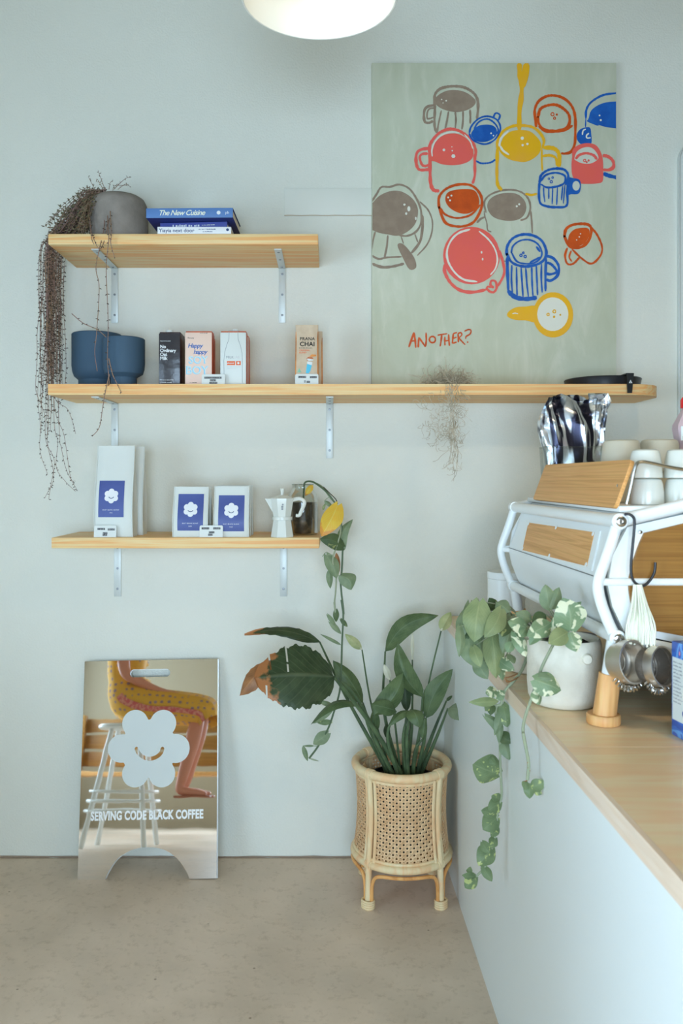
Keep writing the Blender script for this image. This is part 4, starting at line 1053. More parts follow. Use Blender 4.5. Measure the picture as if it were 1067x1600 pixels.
def leaf(parent, base, tip, hw, m, name='leaf', label=None, **kw):
    return leaf_mesh(base, tip, hw, **kw).build(name, m, parent, smooth=80, fix=False, label=label)
def stem(parent, pts, r, m, name='stem', n=8, sub=6):
    return MB().tube(cr(pts, sub), r, n).build(name, m, parent)

# ---- peace lily in the rattan planter
PX, PYC, PZ = 0.258, -0.252, 0.455
CL = crop(360, 930, 2.6675)
def Q(x, y, dy=0.0): px, py = CL(x, y); return W(px, py, PYC + dy)
lily = thing('peace_lily', 'peace lily with long arching leaves, one large blade torn and browned, in the rattan planter', 'plant', (PX, PYC, 0.16))
MB().lathe([(0.095, 0.165), (0.118, 0.395), (0.122, 0.397), (0.122, 0.408), (0.116, 0.408), (0.114, 0.385), (0, 0.38)], (PX, PYC, 0), 36).build('nursery_pot', 'nursery_black', lily)
mb = MB(); rows = []
for i in range(7):
    rows.append([V(PX + 0.116 * i / 6 * math.cos(2 * PI * j / 20), PYC + 0.116 * i / 6 * math.sin(2 * PI * j / 20), 0.392 + 0.010 * R.random() - 0.006 * i / 6) for j in range(20)])
mb.grid(rows, [(0.0, 0.0)] * 140, wrap=True).build('soil', 'soil', lily)
def root(dx, dy=0.0): return V(PX + dx, PYC + dy, 0.392)
# (petiole root, mid, blade base, blade tip, half width, material, options)
LL = [
 ((0.02, -0.05), [(600, 560, -0.10)], (432, 340, -0.20), (100, 345, -0.26), 0.118, 'lily_burnt', dict(sag=0.10, fold=0.08, face=(0.1, -0.85, 0.6), shape='blunt', n=48, k=24, rag=0.14, wave=0.07, seed=3, slits=((28.5 / 48, 0.011, 0.56, 1), (38.5 / 48, 0.011, 0.62, 1), (41.5 / 48, 0.011, 0.0, 0.3)))),
 ((0.02, -0.06), [(600, 560, -0.09), (470, 370, -0.13)], (195, 268, -0.19), (38, 418, -0.24), 0.040, 'dead_leaf', dict(sag=0.14, fold=0.2, face=(-0.3, -0.8, 0.5), shape='oval', seed=33, wave=0.15, rag=0.15, n=14, k=8)),
 ((-0.03, 0.0), [(480, 420, 0.02)], (372, 195, -0.06), (58, 165, -0.04), 0.034, 'lily_burnt', dict(sag=0.14, fold=0.05, face=(0, -0.6, 0.9), rag=0.3, n=14, k=8, seed=5, wave=0.15)),
 ((-0.02, -0.03), [(590, 560, -0.02)], (552, 448, -0.02), (428, 272, -0.02), 0.038, 'lily', dict(sag=0.10, fold=0.25, face=(0.5, -0.9, 0.3), seed=1)),
 ((0.0, 0.03), [(640, 480, 0.06)], (645, 234, 0.08), (866, 84, 0.02), 0.036, 'lily', dict(sag=0.06, fold=0.16, side=-0.14, face=(-0.2, -1, 0.3), seed=2)),
 ((0.03, -0.02), [(790, 560, -0.02)], (800, 424, -0.03), (697, 198, -0.02), 0.036, 'lily', dict(sag=0.12, fold=0.28, side=-0.10, face=(-0.3, -1, 0.2), seed=4)),
 ((0.05, -0.01), [(810, 590, -0.02)], (815, 512, -0.03), (926, 308, -0.02), 0.037, 'lily', dict(sag=0.05, fold=0.12, face=(0, -1, 0.25), side=-0.08, seed=6)),
 ((0.06, 0.0), [(860, 590, -0.02)], (906, 472, -0.04), (1020, 518, -0.08), 0.040, 'lily_pale', dict(sag=0.22, fold=0.1, face=(0.1, -0.7, 0.7), shape='oval', seed=7)),
 ((0.055, 0.02), [(850, 560, 0.03)], (900, 440, 0.03), (925, 418, 0.03), 0.006, 'lily', dict(seed=7)),
 ((-0.01, -0.06), [(600, 590, -0.08)], (596, 500, -0.10), (722, 322, -0.07), 0.040, 'lily', dict(sag=0.12, fold=0.30, face=(0.35, -1, 0.2), side=0.08, seed=8)),
 ((0.0, -0.07), [(655, 600, -0.09)], (690, 482, -0.10), (585, 455, -0.15), 0.026, 'lily', dict(sag=0.15, fold=0.15, face=(0, -1, 0.4), seed=9, shape='oval')),
 ((-0.03, -0.03), [(580, 560, -0.06)], (552, 458, -0.08), (335, 540, -0.14), 0.022, 'lily', dict(sag=0.26, fold=0.2, face=(0, -0.4, 1), seed=10)),
 ((0.02, -0.07), [(735, 600, -0.1)], (752, 476, -0.12), (788, 552, -0.17), 0.030, 'lily', dict(sag=0.3, fold=0.15, face=(0.1, -0.8, 0.6), shape='oval', seed=11)),
 ((0.02, -0.06), [(720, 600, -0.09)], (745, 482, -0.11), (662, 545, -0.15), 0.016, 'lily', dict(sag=0.2, fold=0.2, face=(0, -0.6, 0.8), seed=12)),
 ((0.01, 0.0), [(725, 600, 0.0)], (735, 485, 0.0), (722, 325, 0.02), 0.020, 'lily_dark', dict(sag=0.05, fold=0.2, seed=13)),
 ((0.02, 0.03), [(755, 560, 0.02)], (758, 420, 0.02), (700, 330, 0.05), 0.022, 'lily_dark', dict(sag=0.08, fold=0.2, seed=14)),
 ((-0.04, -0.02), [(600, 600, -0.02)], (605, 575, -0.03), (600, 470, -0.05), 0.018, 'lily', dict(sag=0.05, fold=0.3, seed=15)),
 ((0.035, -0.05), [(770, 650, -0.07)], (800, 600, -0.08), (812, 510, -0.07), 0.012, 'lily', dict(sag=0.05, fold=0.35, seed=16)),
 ((0.0, -0.02), [(660, 640, -0.03)], (655, 600, -0.03), (650, 535, -0.04), 0.012, 'lily_dark', dict(sag=0.02, fold=0.5, seed=17)),
]
for i, (r0, mid, b, tp_, hw, m_, kw) in enumerate(LL):
    B = Q(*b); pts = [root(*r0)] + [Q(*q) for q in mid] + [B]
    big = i == 0
    stem(lily, pts, [0.0105, 0.0085, 0.0055] if big else [0.0085, 0.0065, 0.003], 'stem_lily', 'petiole')
    leaf(lily, B, Q(*tp_), hw, m_, label='large torn leaf with brown edges' if big else None, **kw)
    # sheath low on the petiole
    q = cr(pts, 6); MB().tube(q[:5], [0.013, 0.012, 0.010, 0.008, 0.006], 8, flat=0.6).build('sheath', 'stem_lily', lily)
for r0, mid, b, tp_, hw, m_, sd in [
    ((-0.03, 0.03), [(590, 470, 0.04)], (548, 226, 0.02), (478, 162, 0.0), 0.017, 'spathe', 1), ((0.03, 0.02), [(830, 350, 0.0), (800, 540, 0.0)], (878, 148, -0.02), (918, 70, -0.02), 0.022, 'spathe', 2),
    ((0.02, 0.05), [(758, 450, 0.06)], (758, 268, 0.06), (757, 142, 0.06), 0.0065, 'spathe_white', 3), ((0.0, 0.0), [(680, 480, -0.02)], (664, 352, -0.03), (640, 288, -0.03), 0.012, 'spathe_white', 4)]:
    B = Q(*b); pts = [root(*r0)] + [Q(*q) for q in (mid if len(mid) == 1 else [mid[1], mid[0]])] + [B]
    stem(lily, pts, [0.0045, 0.0035, 0.0025], 'stem_lily', 'flower_stalk')
    leaf(lily, B, Q(*tp_), hw, m_, 'spathe', fold=0.45, sag=0.12, seed=sd)
    MB().tube([B, B.lerp(Q(*tp_), 0.45)], [0.0035, 0.002], 8).build('spadix', 'spathe_white', lily)

# ---- pothos vine growing out of the jar
vine = thing('pothos_vine', 'long pothos vine with one yellow leaf trailing from the glass jar', 'vine', ((473 - VX) * 3.06 / F, 3.06 - D0, Z3 + 0.10))
VY_ = -0.30
C6 = crop(400, 740, 6.276)
def U(x, y, dy=0.0): px, py = C6(x, y); return W(px, py, VY_ + dy)
def UL(x, y, dy=0.0): px, py = CL(x, y); return W(px, py, VY_ + dy)
jx = (473 - VX) * 3.06 / F
main = [V(jx, -0.165, Z3 + 0.06), V(jx + 0.004, -0.18, Z3 + 0.16), U(480, 88, 0.09), U(545, 78, 0.05), U(620, 120, 0.02), U(700, 190), U(760, 270), U(800, 330), U(835, 500), U(850, 640), U(848, 780), U(840, 960), U(828, 1040), U(838, 1180), U(852, 1290), U(858, 1381), UL(462, 20), UL(470, 80), UL(465, 200), UL(462, 300), UL(455, 400), UL(430, 490), UL(405, 560), UL(365, 630), UL(328, 680)]
stem(vine, main, 0.0034, 'stem_green', 'main_stem', sub=5)
second = [U(560, 85, 0.05), U(650, 130, 0.03), U(720, 230, 0.02), U(790, 320), U(830, 540, -0.01), U(800, 680, -0.02), U(760, 800, -0.02), U(755, 880, -0.02), U(785, 1010, -0.01), U(778, 1180, -0.01), U(770, 1260), U(780, 1381), UL(432, 30), UL(440, 80)]
stem(vine, second, 0.003, 'stem_pale', 'side_stem', sub=5)
stem(vine, [U(660, 130), U(720, 190), U(780, 250), U(800, 300)], 0.0018, 'stem_dark', 'aerial_root')
VL = [(U(800, 312, -0.02), U(640, 615, -0.06), 0.041, 'pothos_yellow', dict(sag=0.10, fold=0.12, side=-0.05, shape='heart', face=(-0.2, -1, 0.35))),
 (U(850, 722, -0.01), U(628, 640, -0.04), 0.030, 'pothos_dark', dict(sag=0.10, fold=0.12, shape='heart', face=(0.1, -1, 0.2), side=0.1)),
 (U(850, 765, 0), U(948, 448, -0.01), 0.020, 'pothos', dict(sag=0.06, fold=0.25, side=-0.16, face=(-0.3, -1, 0.1))),
 (U(690, 800, -0.01), U(792, 1030, -0.02), 0.026, 'pothos', dict(sag=0.10, fold=0.25, shape='heart', face=(-0.2, -1, 0.2), side=-0.06)),
 (U(785, 775, 0.0), U(818, 962, 0.0), 0.0085, 'dead_leaf', dict(sag=0.1, fold=0.3)),
 (U(715, 940, 0.01), U(728, 1128, 0.01), 0.012, 'pothos', dict(sag=0.05, fold=0.25)),
 (U(835, 1000, -0.02), U(935, 1140, -0.03), 0.033, 'pothos', dict(sag=0.08, fold=0.15, shape='heart', side=-0.22, face=(0.2, -1, 0.2))),
 (U(670, 268, 0.02), U(752, 332, 0.02), 0.008, 'pothos', dict(sag=0.15, fold=0.3)), (U(655, 360, 0.03), U(680, 290, 0.03), 0.005, 'pothos_light', dict(sag=0.3)),
 (U(555, 110, 0.10), U(480, 220, 0.09), 0.012, 'pothos_yellow', dict(sag=0.2, fold=0.3)), (U(820, 560, 0.01), U(800, 700, 0.0), 0.006, 'pothos_light', dict(fold=0.3)),
 (UL(440, 60), UL(440, 112), 0.012, 'pothos_dark', dict(shape='heart')), (UL(405, 82), UL(440, 130), 0.009, 'pothos', dict(shape='heart')), (UL(415, 112), UL(462, 162), 0.011, 'pothos', dict(shape='heart')), (UL(460, 100), UL(488, 132), 0.009, 'pothos_dark', dict(shape='heart')),
 (UL(462, 208), UL(374, 162), 0.006, 'pothos', dict(fold=0.3)), (UL(428, 462), UL(364, 440), 0.010, 'pothos', dict(shape='heart', fold=0.25)), (UL(420, 528), UL(362, 532), 0.011, 'pothos_deep', dict(shape='heart', fold=0.2)),
 (UL(408, 575), UL(345, 622), 0.024, 'pothos', dict(shape='heart', fold=0.12)), (UL(350, 628), UL(300, 628), 0.004, 'pothos', dict(fold=0.2)), (UL(302, 628), UL(322, 692), 0.009, 'pothos', dict(fold=0.25)), (UL(328, 680), UL(370, 692), 0.003, 'stem_pale', dict()),
 (UL(430, 470), UL(345, 535), 0.012, 'pothos', dict(fold=0.15))]
for i, (a_, b_, hw, m_, kw) in enumerate(VL):
    kw = dict(kw); kw.setdefault('seed', i)
    leaf(vine, a_, b_, hw, m_, label='large yellowed leaf' if m_ == 'pothos_yellow' and i == 0 else None, **kw)
for a_, b_ in ((U(800, 330), U(800, 312, -0.02)), (U(760, 800, -0.02), U(690, 800, -0.01)), (U(650, 815, 0), U(690, 770, 0)), (U(720, 230, 0.02), U(670, 268, 0.02)), (UL(462, 300), UL(462, 208)), (UL(430, 490), UL(420, 528)), (UL(365, 630), UL(302, 628)), (UL(432, 480), UL(380, 432)), (UL(405, 560), UL(408, 575))):
    stem(vine, [a_, a_.lerp(b_, 0.5) + V(0, 0, 0.002), b_], 0.0016, 'stem_pale', 'petiole', 6, 3)

# ---- string plant in the concrete pot, cascading over the shelf end
d = 3.055; gx = (186 - VX) * d / F; gy = d - D0
sp = thing('string_plant', 'trailing bead-leaved plant spilling from a grey concrete pot on the highest shelf', 'plant', (gx, gy, Z1))
MB().lathe([(0.098, 0.001), (0.103, 0.006), (0.106, 0.05), (0.105, 0.12), (0.101, 0.150), (0.092, 0.168), (0.078, 0.177), (0.070, 0.176), (0.068, 0.166), (0, 0.160)], (gx, gy, Z1), 48).build('concrete_pot', 'concrete_pot', sp, label='grey concrete pot with rounded shoulders')
MB().lathe([(0, 0.172), (0.05, 0.172), (0.070, 0.168), (0.071, 0.160)], (gx, gy, Z1), 24).build('soil', 'soil', sp)
def strand(pts, lr=0.0082, step=0.016, r=0.0009, seed=0, green=False, dens=1.0):
    rr_ = random.Random(seed)
    q = cr(pts, 6); mb = MB().tube(q, [r * 1.2, r * 0.8], 5, mi=0)
    acc = 0
    for i in range(1, len(q)):
        seg = (q[i] - q[i - 1]); Ls = seg.length
        acc += Ls
        while acc > step:
            acc -= step * rr_.uniform(0.7, 1.4) / dens
            t_ = seg.normalized() if Ls > 1e-6 else V(0, 0, -1)
            a = rr_.uniform(0, 2 * PI); o_ = t_.orthogonal().normalized(); o2 = t_.cross(o_)
            dr = (o_ * math.cos(a) + o2 * math.sin(a)) * 0.8 + t_ * rr_.uniform(-0.1, 0.9); dr.normalize()
            b_ = q[i]; l_ = lr * rr_.uniform(0.7, 1.6); s_ = dr.orthogonal().normalized(); s2 = dr.cross(s_)
            wv = lr * 0.26
            # a plump little pointed bead leaf
            vs = [b_, b_ + dr * l_ * 0.4 + s_ * wv, b_ + dr * l_ * 0.4 + s2 * wv, b_ + dr * l_ * 0.4 - s_ * wv, b_ + dr * l_ * 0.4 - s2 * wv, b_ + dr * l_]
            mb.add(vs, [(0, 1, 2), (0, 2, 3), (0, 3, 4), (0, 4, 1), (5, 2, 1), (5, 3, 2), (5, 4, 3), (5, 1, 4)], mi=1)
    return mb.build('strand', ['strand_stem', 'strand_green' if green else 'strand_leaf'], sp, fix=False)
rs = random.Random(21)
XE = W(75, 0, YS).x                              # shelf's left end
def top_path(k):
    a = rs.uniform(0.35, 1.35) * PI
    rim = V(gx + 0.072 * math.cos(a), gy + 0.072 * math.sin(a), Z1 + 0.178)
    return rim
for k in range(64):                              # curtain hanging off the end of the shelf
    px = rs.gauss(87, 10.5) if k < 54 else rs.uniform(62, 112)
    dep = rs.uniform(-0.31, -0.06)
    low = rs.choice((rs.uniform(560, 620), rs.uniform(600, 680), rs.uniform(540, 600), rs.uniform(480, 600)))
    hx = min((px - VX) * (D0 + dep) / F, XE - 0.004 - 0.01 * rs.random())
    rim = top_path(k)
    hump = V(lerp(rim.x, hx, 0.35), lerp(rim.y, dep, 0.4), Z1 + rs.uniform(0.12, 0.18))
    mid = V(lerp(rim.x, hx, 0.75), lerp(rim.y, dep, 0.8), Z1 + rs.uniform(0.02, 0.075))
    edge = V(hx + 0.002, dep, Z1 - 0.004 + 0.01 * rs.random())
    zl = EYE - (low - VY) * (D0 + dep) / F
    pts = [rim - V(0, 0, 0.01), rim + V(0, 0, 0.012), hump, mid, edge]
    n_ = 5
    for j in range(1, n_ + 1):
        z = lerp(edge.z, zl, j / n_)
        pts.append(V(hx + rs.uniform(-0.006, 0.004) - 0.004, dep + rs.uniform(-0.008, 0.008), z))
    strand(pts, seed=k, dens=0.9 if k % 3 else 1.3, step=0.013)
for j, tr in enumerate([[(64, 600), (70, 650), (72, 690), (85, 720), (80, 755), (76, 780)], [(84, 640), (90, 690), (88, 730), (102, 752), (118, 768)], [(92, 660), (96, 700), (104, 735), (120, 765)], [(60, 500), (58, 560), (56, 610), (66, 640), (62, 700), (74, 740)], [(96, 620), (100, 680), (110, 745), (118, 752)], [(70, 560), (66, 620), (60, 633)], [(100, 600), (106, 640), (115, 665), (118, 678)], [(76, 640), (74, 690), (84, 745), (70, 778)]]):
    a0 = tr[0]; dep = -0.2 - 0.012 * j
    hx = XE - 0.01
    pts = [top_path(j), V(XE + 0.06, gy, Z1 + 0.09), V(XE + 0.0, dep, Z1 + 0.012), V(XE - 0.012, dep, Z1 - 0.06)]
    for t_ in tr:
        w_ = W(t_[0], t_[1], dep); w_.x = min(w_.x, XE - 0.006) if w_.z > Z2 - 0.05 else w_.x
        pts.append(w_)
    strand(pts, seed=200 + j, step=0.017)
for k in range(62):                              # tangled mound beside the pot
    a = rs.uniform(0.5, 1.4) * PI
    rim = V(gx + 0.07 * math.cos(a), gy + 0.07 * math.sin(a), Z1 + 0.178)
    tx = rs.uniform(-0.24, -0.09); ty = rs.uniform(-0.13, 0.03)
    end = V(gx + tx, gy + ty, Z1 + rs.uniform(0.006, 0.05))
    m1 = V(lerp(rim.x, end.x, 0.4) + rs.uniform(-.01, .01), lerp(rim.y, end.y, 0.5), Z1 + rs.uniform(0.13, 0.195))
    m2 = V(lerp(rim.x, end.x, 0.8), lerp(rim.y, end.y, 0.85), Z1 + rs.uniform(0.05, 0.11))
    strand([rim, m1, m2, end], seed=400 + k, green=True, step=0.007, lr=0.010)
SF = -0.345
for j, tr in enumerate([[(172, 302), (168, 340), (170, 372), (166, 420), (169, 500), (168, 560), (171, 600)], [(158, 305), (163, 350), (155, 390), (150, 420), (155, 450), (151, 520), (148, 550), (152, 580)], [(176, 300), (170, 345), (158, 388), (146, 372), (140, 345)], [(172, 330), (174, 365), (173, 380), (179, 402)], [(170, 560), (176, 585), (183, 600), (190, 614)], [(171, 585), (165, 610), (160, 640), (155, 668), (144, 682)], [(112, 490), (130, 505), (152, 515), (166, 527)], [(140, 340), (143, 372), (147, 382)]]):
    pts = []
    for i, t_ in enumerate(tr):
        dep = SF if t_[1] > 352 else (gy - 0.108 if t_[1] > 315 else gy - 0.072)
        pts.append(W(t_[0], t_[1], dep))
    strand(pts, seed=600 + j, step=0.020, r=0.0014)
for j, tr in enumerate([[(165, 300), (160, 285), (155, 272), (153, 266)], [(178, 296), (190, 284), (198, 278), (205, 277)], [(150, 300), (142, 284), (138, 276)], [(170, 296), (172, 286), (176, 282)], [(160, 294), (152, 280), (150, 284)], [(184, 296), (196, 288), (204, 292)], [(176, 298), (180, 290), (200, 290)], [(140, 300), (128, 296), (120, 302)], [(130, 310), (116, 314), (108, 322)], [(120, 322), (106, 330), (98, 340)]]):
    strand([W(x, y, gy - 0.03) for x, y in tr], seed=700 + j, step=0.008, green=True, lr=0.007)

# ---- Spanish moss on the long shelf
rs = random.Random(5)
mb = MB()
def wisp(p, dr, L, curl, r=0.00065, n=9):
    q = [p]; v_ = dr.normalized(); ax = V(rs.gauss(0, 1), rs.gauss(0, 1), rs.gauss(0, 1)).normalized()
    for i in range(n):
        v_ = (Matrix.Rotation(curl * rs.uniform(0.3, 1.6), 3, ax) @ v_).normalized()
        if rs.random() < 0.25: ax = V(rs.gauss(0, 1), rs.gauss(0, 1), rs.gauss(0, 1)).normalized()
        q.append(q[-1] + v_ * L / n)
    return q
mc = W(700, 590, -0.24)
for k in range(430):
    a = rs.uniform(0, 2 * PI); rr_ = math.sqrt(rs.random())
    p0 = V(mc.x + 0.088 * rr_ * math.cos(a), mc.y + 0.05 * rr_ * math.sin(a), Z2 + 0.006 + 0.042 * rs.random() * (1 - rr_ * 0.6))
    q = wisp(p0, V(rs.gauss(0, 1), rs.gauss(0, 0.6), rs.gauss(0, 0.5)), rs.uniform(0.04, 0.085), 0.55)
    q = [V(v_.x, max(min(v_.y, -0.16), -0.335), max(v_.z, Z2 + 0.001)) for v_ in q]
    mb.tube(q, 0.0007, 4, caps=False)
for k in range(190):
    px = rs.choice((rs.uniform(660, 722), rs.gauss(708, 8)))
    y0 = rs.uniform(602, 690) if rs.random() < 0.8 else rs.uniform(660, 735)
    if y0 > 690: px = rs.gauss(708, 4)
    p0 = W(px, y0, -0.338)
    q = wisp(p0, V(rs.gauss(0, 0.6), rs.gauss(0, 0.15), -0.8), rs.uniform(0.03, 0.075), 0.6)
    q = [V(v_.x, min(v_.y, -0.328), v_.z) for v_ in q]
    mb.tube(q, 0.0006, 4, caps=False)
for k in range(9):
    x0 = 708 + rs.uniform(-5, 5); pts = [W(x0 + rs.uniform(-10, 10), y, -0.336) for y in (600, 625)] + [W(x0 + rs.uniform(-5, 5), y, -0.336) for y in (650, 675, 700, 725)]
    if k < 2: pts += [W(709 + rs.uniform(-5, 6), y, -0.336) for y in (740, 752)]
    mb.tube(cr(pts, 4), 0.0007, 4)
o = mb.build('spanish_moss', 'moss', None, fix=False, kind='stuff')
o['label'] = 'wispy grey tuft of air moss draped over the long shelf below the painting'; o['category'] = 'moss'
# ------------------------------------------------------------------ mirror-finish A-frame sign leaning on the wall
SB = V(-0.6740, -0.178, 0.0)                     # foot of the front board, centre
ST = V(-0.6895, -0.034, 0.779)                   # its top, centre
up_ = (ST - SB); SH = up_.length; up_.normalize()
rt_ = V(1, 0, 0); rt_ = (rt_ - up_ * rt_.dot(up_)).normalized(); nrm = rt_.cross(up_).normalized()   # faces the room
if nrm.y > 0: nrm = -nrm
SW = 0.513
camp = V(0, -D0, EYE)
CS = crop(100, 1010, 3.952)
def sign_uv(x, y):                               # where a sight line meets the board, in board coordinates
    px, py = CS(x, y); dr = V((px - VX) / F, 1.0, -(py - VY) / F)
    t_ = (SB - camp).dot(nrm) / dr.dot(nrm); p = camp + dr * t_ - SB
    return (p.dot(rt_), p.dot(up_))
def SP(u, v, w=0.0): return SB + rt_ * u + up_ * v - nrm * w
sign = thing('sidewalk_sign', 'mirror finish cafe sign with a white smiling flower, leaning on the wall', 'sign', tuple(SB))
arch = [sign_uv(*q) for q in [(252,1440),(275,1390),(330,1312),(420,1257),(520,1240),(620,1257),(700,1312),(755,1390),(778,1440)]]
arch = [(p.x, max(p.y, 0.0)) for p in [v for v in cr([V(u, v, 0) for u, v in arch], 5)]]
arch[0] = (arch[0][0], 0.0); arch[-1] = (arch[-1][0], 0.0)
outline = [(-SW / 2, 0), (-SW / 2, SH), (SW / 2, SH), (SW / 2, 0)] + list(reversed(arch))
a_, b_ = sign_uv(408, 143), sign_uv(655, 187)
slot = rrect(a_[0], b_[0], b_[1], a_[1], (a_[1] - b_[1]) / 2 - 0.0005, 8)
mb = MB(); mb.prism(outline, 0.005, SP, holes=[slot])
mb.m = []
for f in mb.f:
    n_ = (mb.v[f[1]] - mb.v[f[0]]).cross(mb.v[f[2]] - mb.v[f[0]])
    mb.m.append(0 if n_.length > 0 and abs(n_.normalized().dot(nrm)) > 0.9 else 1)
mb.build('front_board', ['mirror', 'sign_edge'], sign, smooth=0)
MB().prism(outline, 0.004, lambda u, v, w: SP(u + 0.003, v - 0.002, 0.009 + w), holes=[[(u, v) for u, v in slot]]).build('back_board', 'sign_edge', sign, smooth=0)
# flower decal with a mirrored smile
cs = [sign_uv(*q) for q in ((440, 475), (612, 475), (690, 630), (605, 785), (440, 785), (355, 630))]
ctr = sign_uv(523, 630)
rad = [abs(sign_uv(520 + r_, 630)[0] - sign_uv(520, 630)[0]) for r_ in (81, 81, 86, 81, 81, 84)]
BODY = abs(sign_uv(520 + 172, 630)[0] - sign_uv(520, 630)[0])
fl = []
for i in range(180):
    a = 2 * PI * i / 180; dx, dy = math.cos(a), math.sin(a); best = BODY
    for (cx, cy), pr in zip(cs, rad):
        cx -= ctr[0]; cy -= ctr[1]; b = dx * cx + dy * cy; q = b * b - (cx * cx + cy * cy - pr * pr)
        if q >= 0: best = max(best, b + math.sqrt(q))
    fl.append((ctr[0] + dx * best, ctr[1] + dy * best))
sm = [V(*sign_uv(*q), 0) for q in [(448,632),(458,655),(480,678),(505,690),(528,694),(552,690),(580,676),(600,655),(608,632)]]
sm = cr(sm, 3); wS = 0.0072; L_, R_ = [], []
for i, p in enumerate(sm):
    t_ = (sm[min(i + 1, len(sm) - 1)] - sm[max(i - 1, 0)]).normalized(); n_ = V(-t_.y, t_.x, 0) * wS
    L_.append(((p + n_).x, (p + n_).y)); R_.append(((p - n_).x, (p - n_).y))
def cap_(c, frm, n=5, sgn=1):
    v_ = V(frm[0] - c.x, frm[1] - c.y, 0); return [((Matrix.Rotation(sgn * PI * k / (n + 1), 3, 'Z') @ v_) + c).to_tuple()[:2] for k in range(1, n + 1)]
smile = L_ + cap_(sm[-1], L_[-1], sgn=-1) + list(reversed(R_)) + cap_(sm[0], R_[0], sgn=-1)
MB().prism(fl, 0, lambda u, v, w: SP(u, v, -0.0008), holes=[smile]).build('flower_decal', 'sign_white', sign, smooth=0, fix=False, label='white six petalled flower with a smile')
a_, b_ = sign_uv(165, 1048), sign_uv(860, 1048)
mb = MB(); tmp = MB(); text(tmp, 'SERVING CODE BLACK COFFEE', 0.040, lambda u, v: V(u, v, 0), bold=0.045, space=1.06)
x0_, x1_ = min(v.x for v in tmp.v), max(v.x for v in tmp.v); z0_, z1_ = min(v.y for v in tmp.v), max(v.y for v in tmp.v)
kx = (b_[0] - a_[0]) / (x1_ - x0_); kz = 0.0345 / (z1_ - z0_)
mb.add([SP(a_[0] + (v.x - x0_) * kx, a_[1] + (v.y - (z0_ + z1_) / 2) * kz, -0.0008) for v in tmp.v], tmp.f)
mb.build('lettering', 'sign_letter', sign, smooth=0, fix=False)

# ------------------------------------------------------------------ rattan planter
pl = thing('rattan_planter', 'round rattan planter with woven cane panels on four wrapped legs', 'planter', (PX, PYC, 0))
RB, ZB, ZTP = 0.164, 0.148, 0.457
def rad_at(z):                                   # gently waisted drum
    q = (z - ZB) / (ZTP - ZB); return RB + 0.006 - 0.012 * math.sin(PI * min(max(q, 0), 1)) * 0.9 - 0.004 * q
def PC(a, z, dr=0.0): r_ = rad_at(z) + dr; return V(PX + r_ * math.cos(a), PYC + r_ * math.sin(a), z)
MB().torus((PX, PYC, ZTP), RB + 0.001, 0.0155, n=64, k=12).build('top_rim', 'rattan', pl)
MB().torus((PX, PYC, ZB), RB + 0.006, 0.0135, n=64, k=12).build('bottom_rim', 'rattan', pl)
MB().torus((PX, PYC, ZTP - 0.021), RB - 0.001, 0.006, n=64, k=8).build('inner_hoop', 'rattan', pl)
MB().torus((PX, PYC, ZB + 0.018), RB + 0.004, 0.006, n=64, k=8).build('inner_hoop', 'rattan', pl)
MB().lathe([(0, ZB - 0.004), (RB - 0.004, ZB - 0.004), (RB - 0.004, ZB + 0.004), (0, ZB + 0.004)], (PX, PYC, 0), 40).build('base_board', 'rattan_dark', pl)
posts = [math.radians(q) for q in (45, 135, 225, 315)]
for a in posts:
    pth = [PC(a, z, 0.006) for z in [ZB + (ZTP - ZB) * i / 8 for i in range(9)]]
    MB().tube(pth, 0.0105, 10).build('post', 'rattan', pl)
    for da in (-0.115, 0.115):
        MB().tube([PC(a + da, z, 0.002) for z in [ZB + 0.01 + (ZTP - ZB - 0.025) * i / 8 for i in range(9)]], 0.006, 8).build('panel_stile', 'rattan', pl)
    # leg: main pole with two bent braces that sweep up under the drum
    top = PC(a, ZB, 0.004); foot = V(top.x + 0.004 * math.cos(a), top.y + 0.004 * math.sin(a), 0.001)
    lg = MB().tube([top, foot], 0.0115, 10).build('leg', 'rattan', pl)
    for sgn in (-1, 1):
        q = []
        for t_, z in ((0.085, 0.004), (0.085, 0.045), (0.10, 0.085), (0.17, 0.112), (0.32, 0.122), (0.55, 0.124), (0.79, 0.124)):
            q.append(PC(a + sgn * t_, max(z, ZB), 0.006) * 1.0); q[-1].z = z
        MB().tube(cr(q, 4), 0.0062, 8).build('brace', 'rattan_dark', lg)
    for k in range(4): 
        MB().tube([V(foot.x + 0.0245 * math.cos(t_) * 0.9 * (0.75 + 0.25 * abs(math.cos(t_ - a - PI / 2))), foot.y + 0.0245 * math.sin(t_) * 0.9 * (0.75 + 0.25 * abs(math.cos(t_ - a - PI / 2))), 0.0045 + 0.0075 * k) for t_ in [2 * PI * i / 16 for i in range(16)]], 0.0042, 6, closed=True).build('foot_wrap', 'rattan', lg)
    for z in (ZTP, ZB):
        for k in range(5):
            M_r = Matrix.Rotation(a, 3, 'Z') @ Matrix.Rotation(PI / 2, 3, 'X')
            c = V(PX, PYC, 0) + V(math.cos(a + (k - 2) * 0.035), math.sin(a + (k - 2) * 0.035), 0) * (RB + (0.001 if z == ZTP else 0.006)); c.z = z
            MB().torus(c, 0.0168 if z == ZTP else 0.0148, 0.0024, M_r, 14, 5).build('binding', 'rattan', pl)
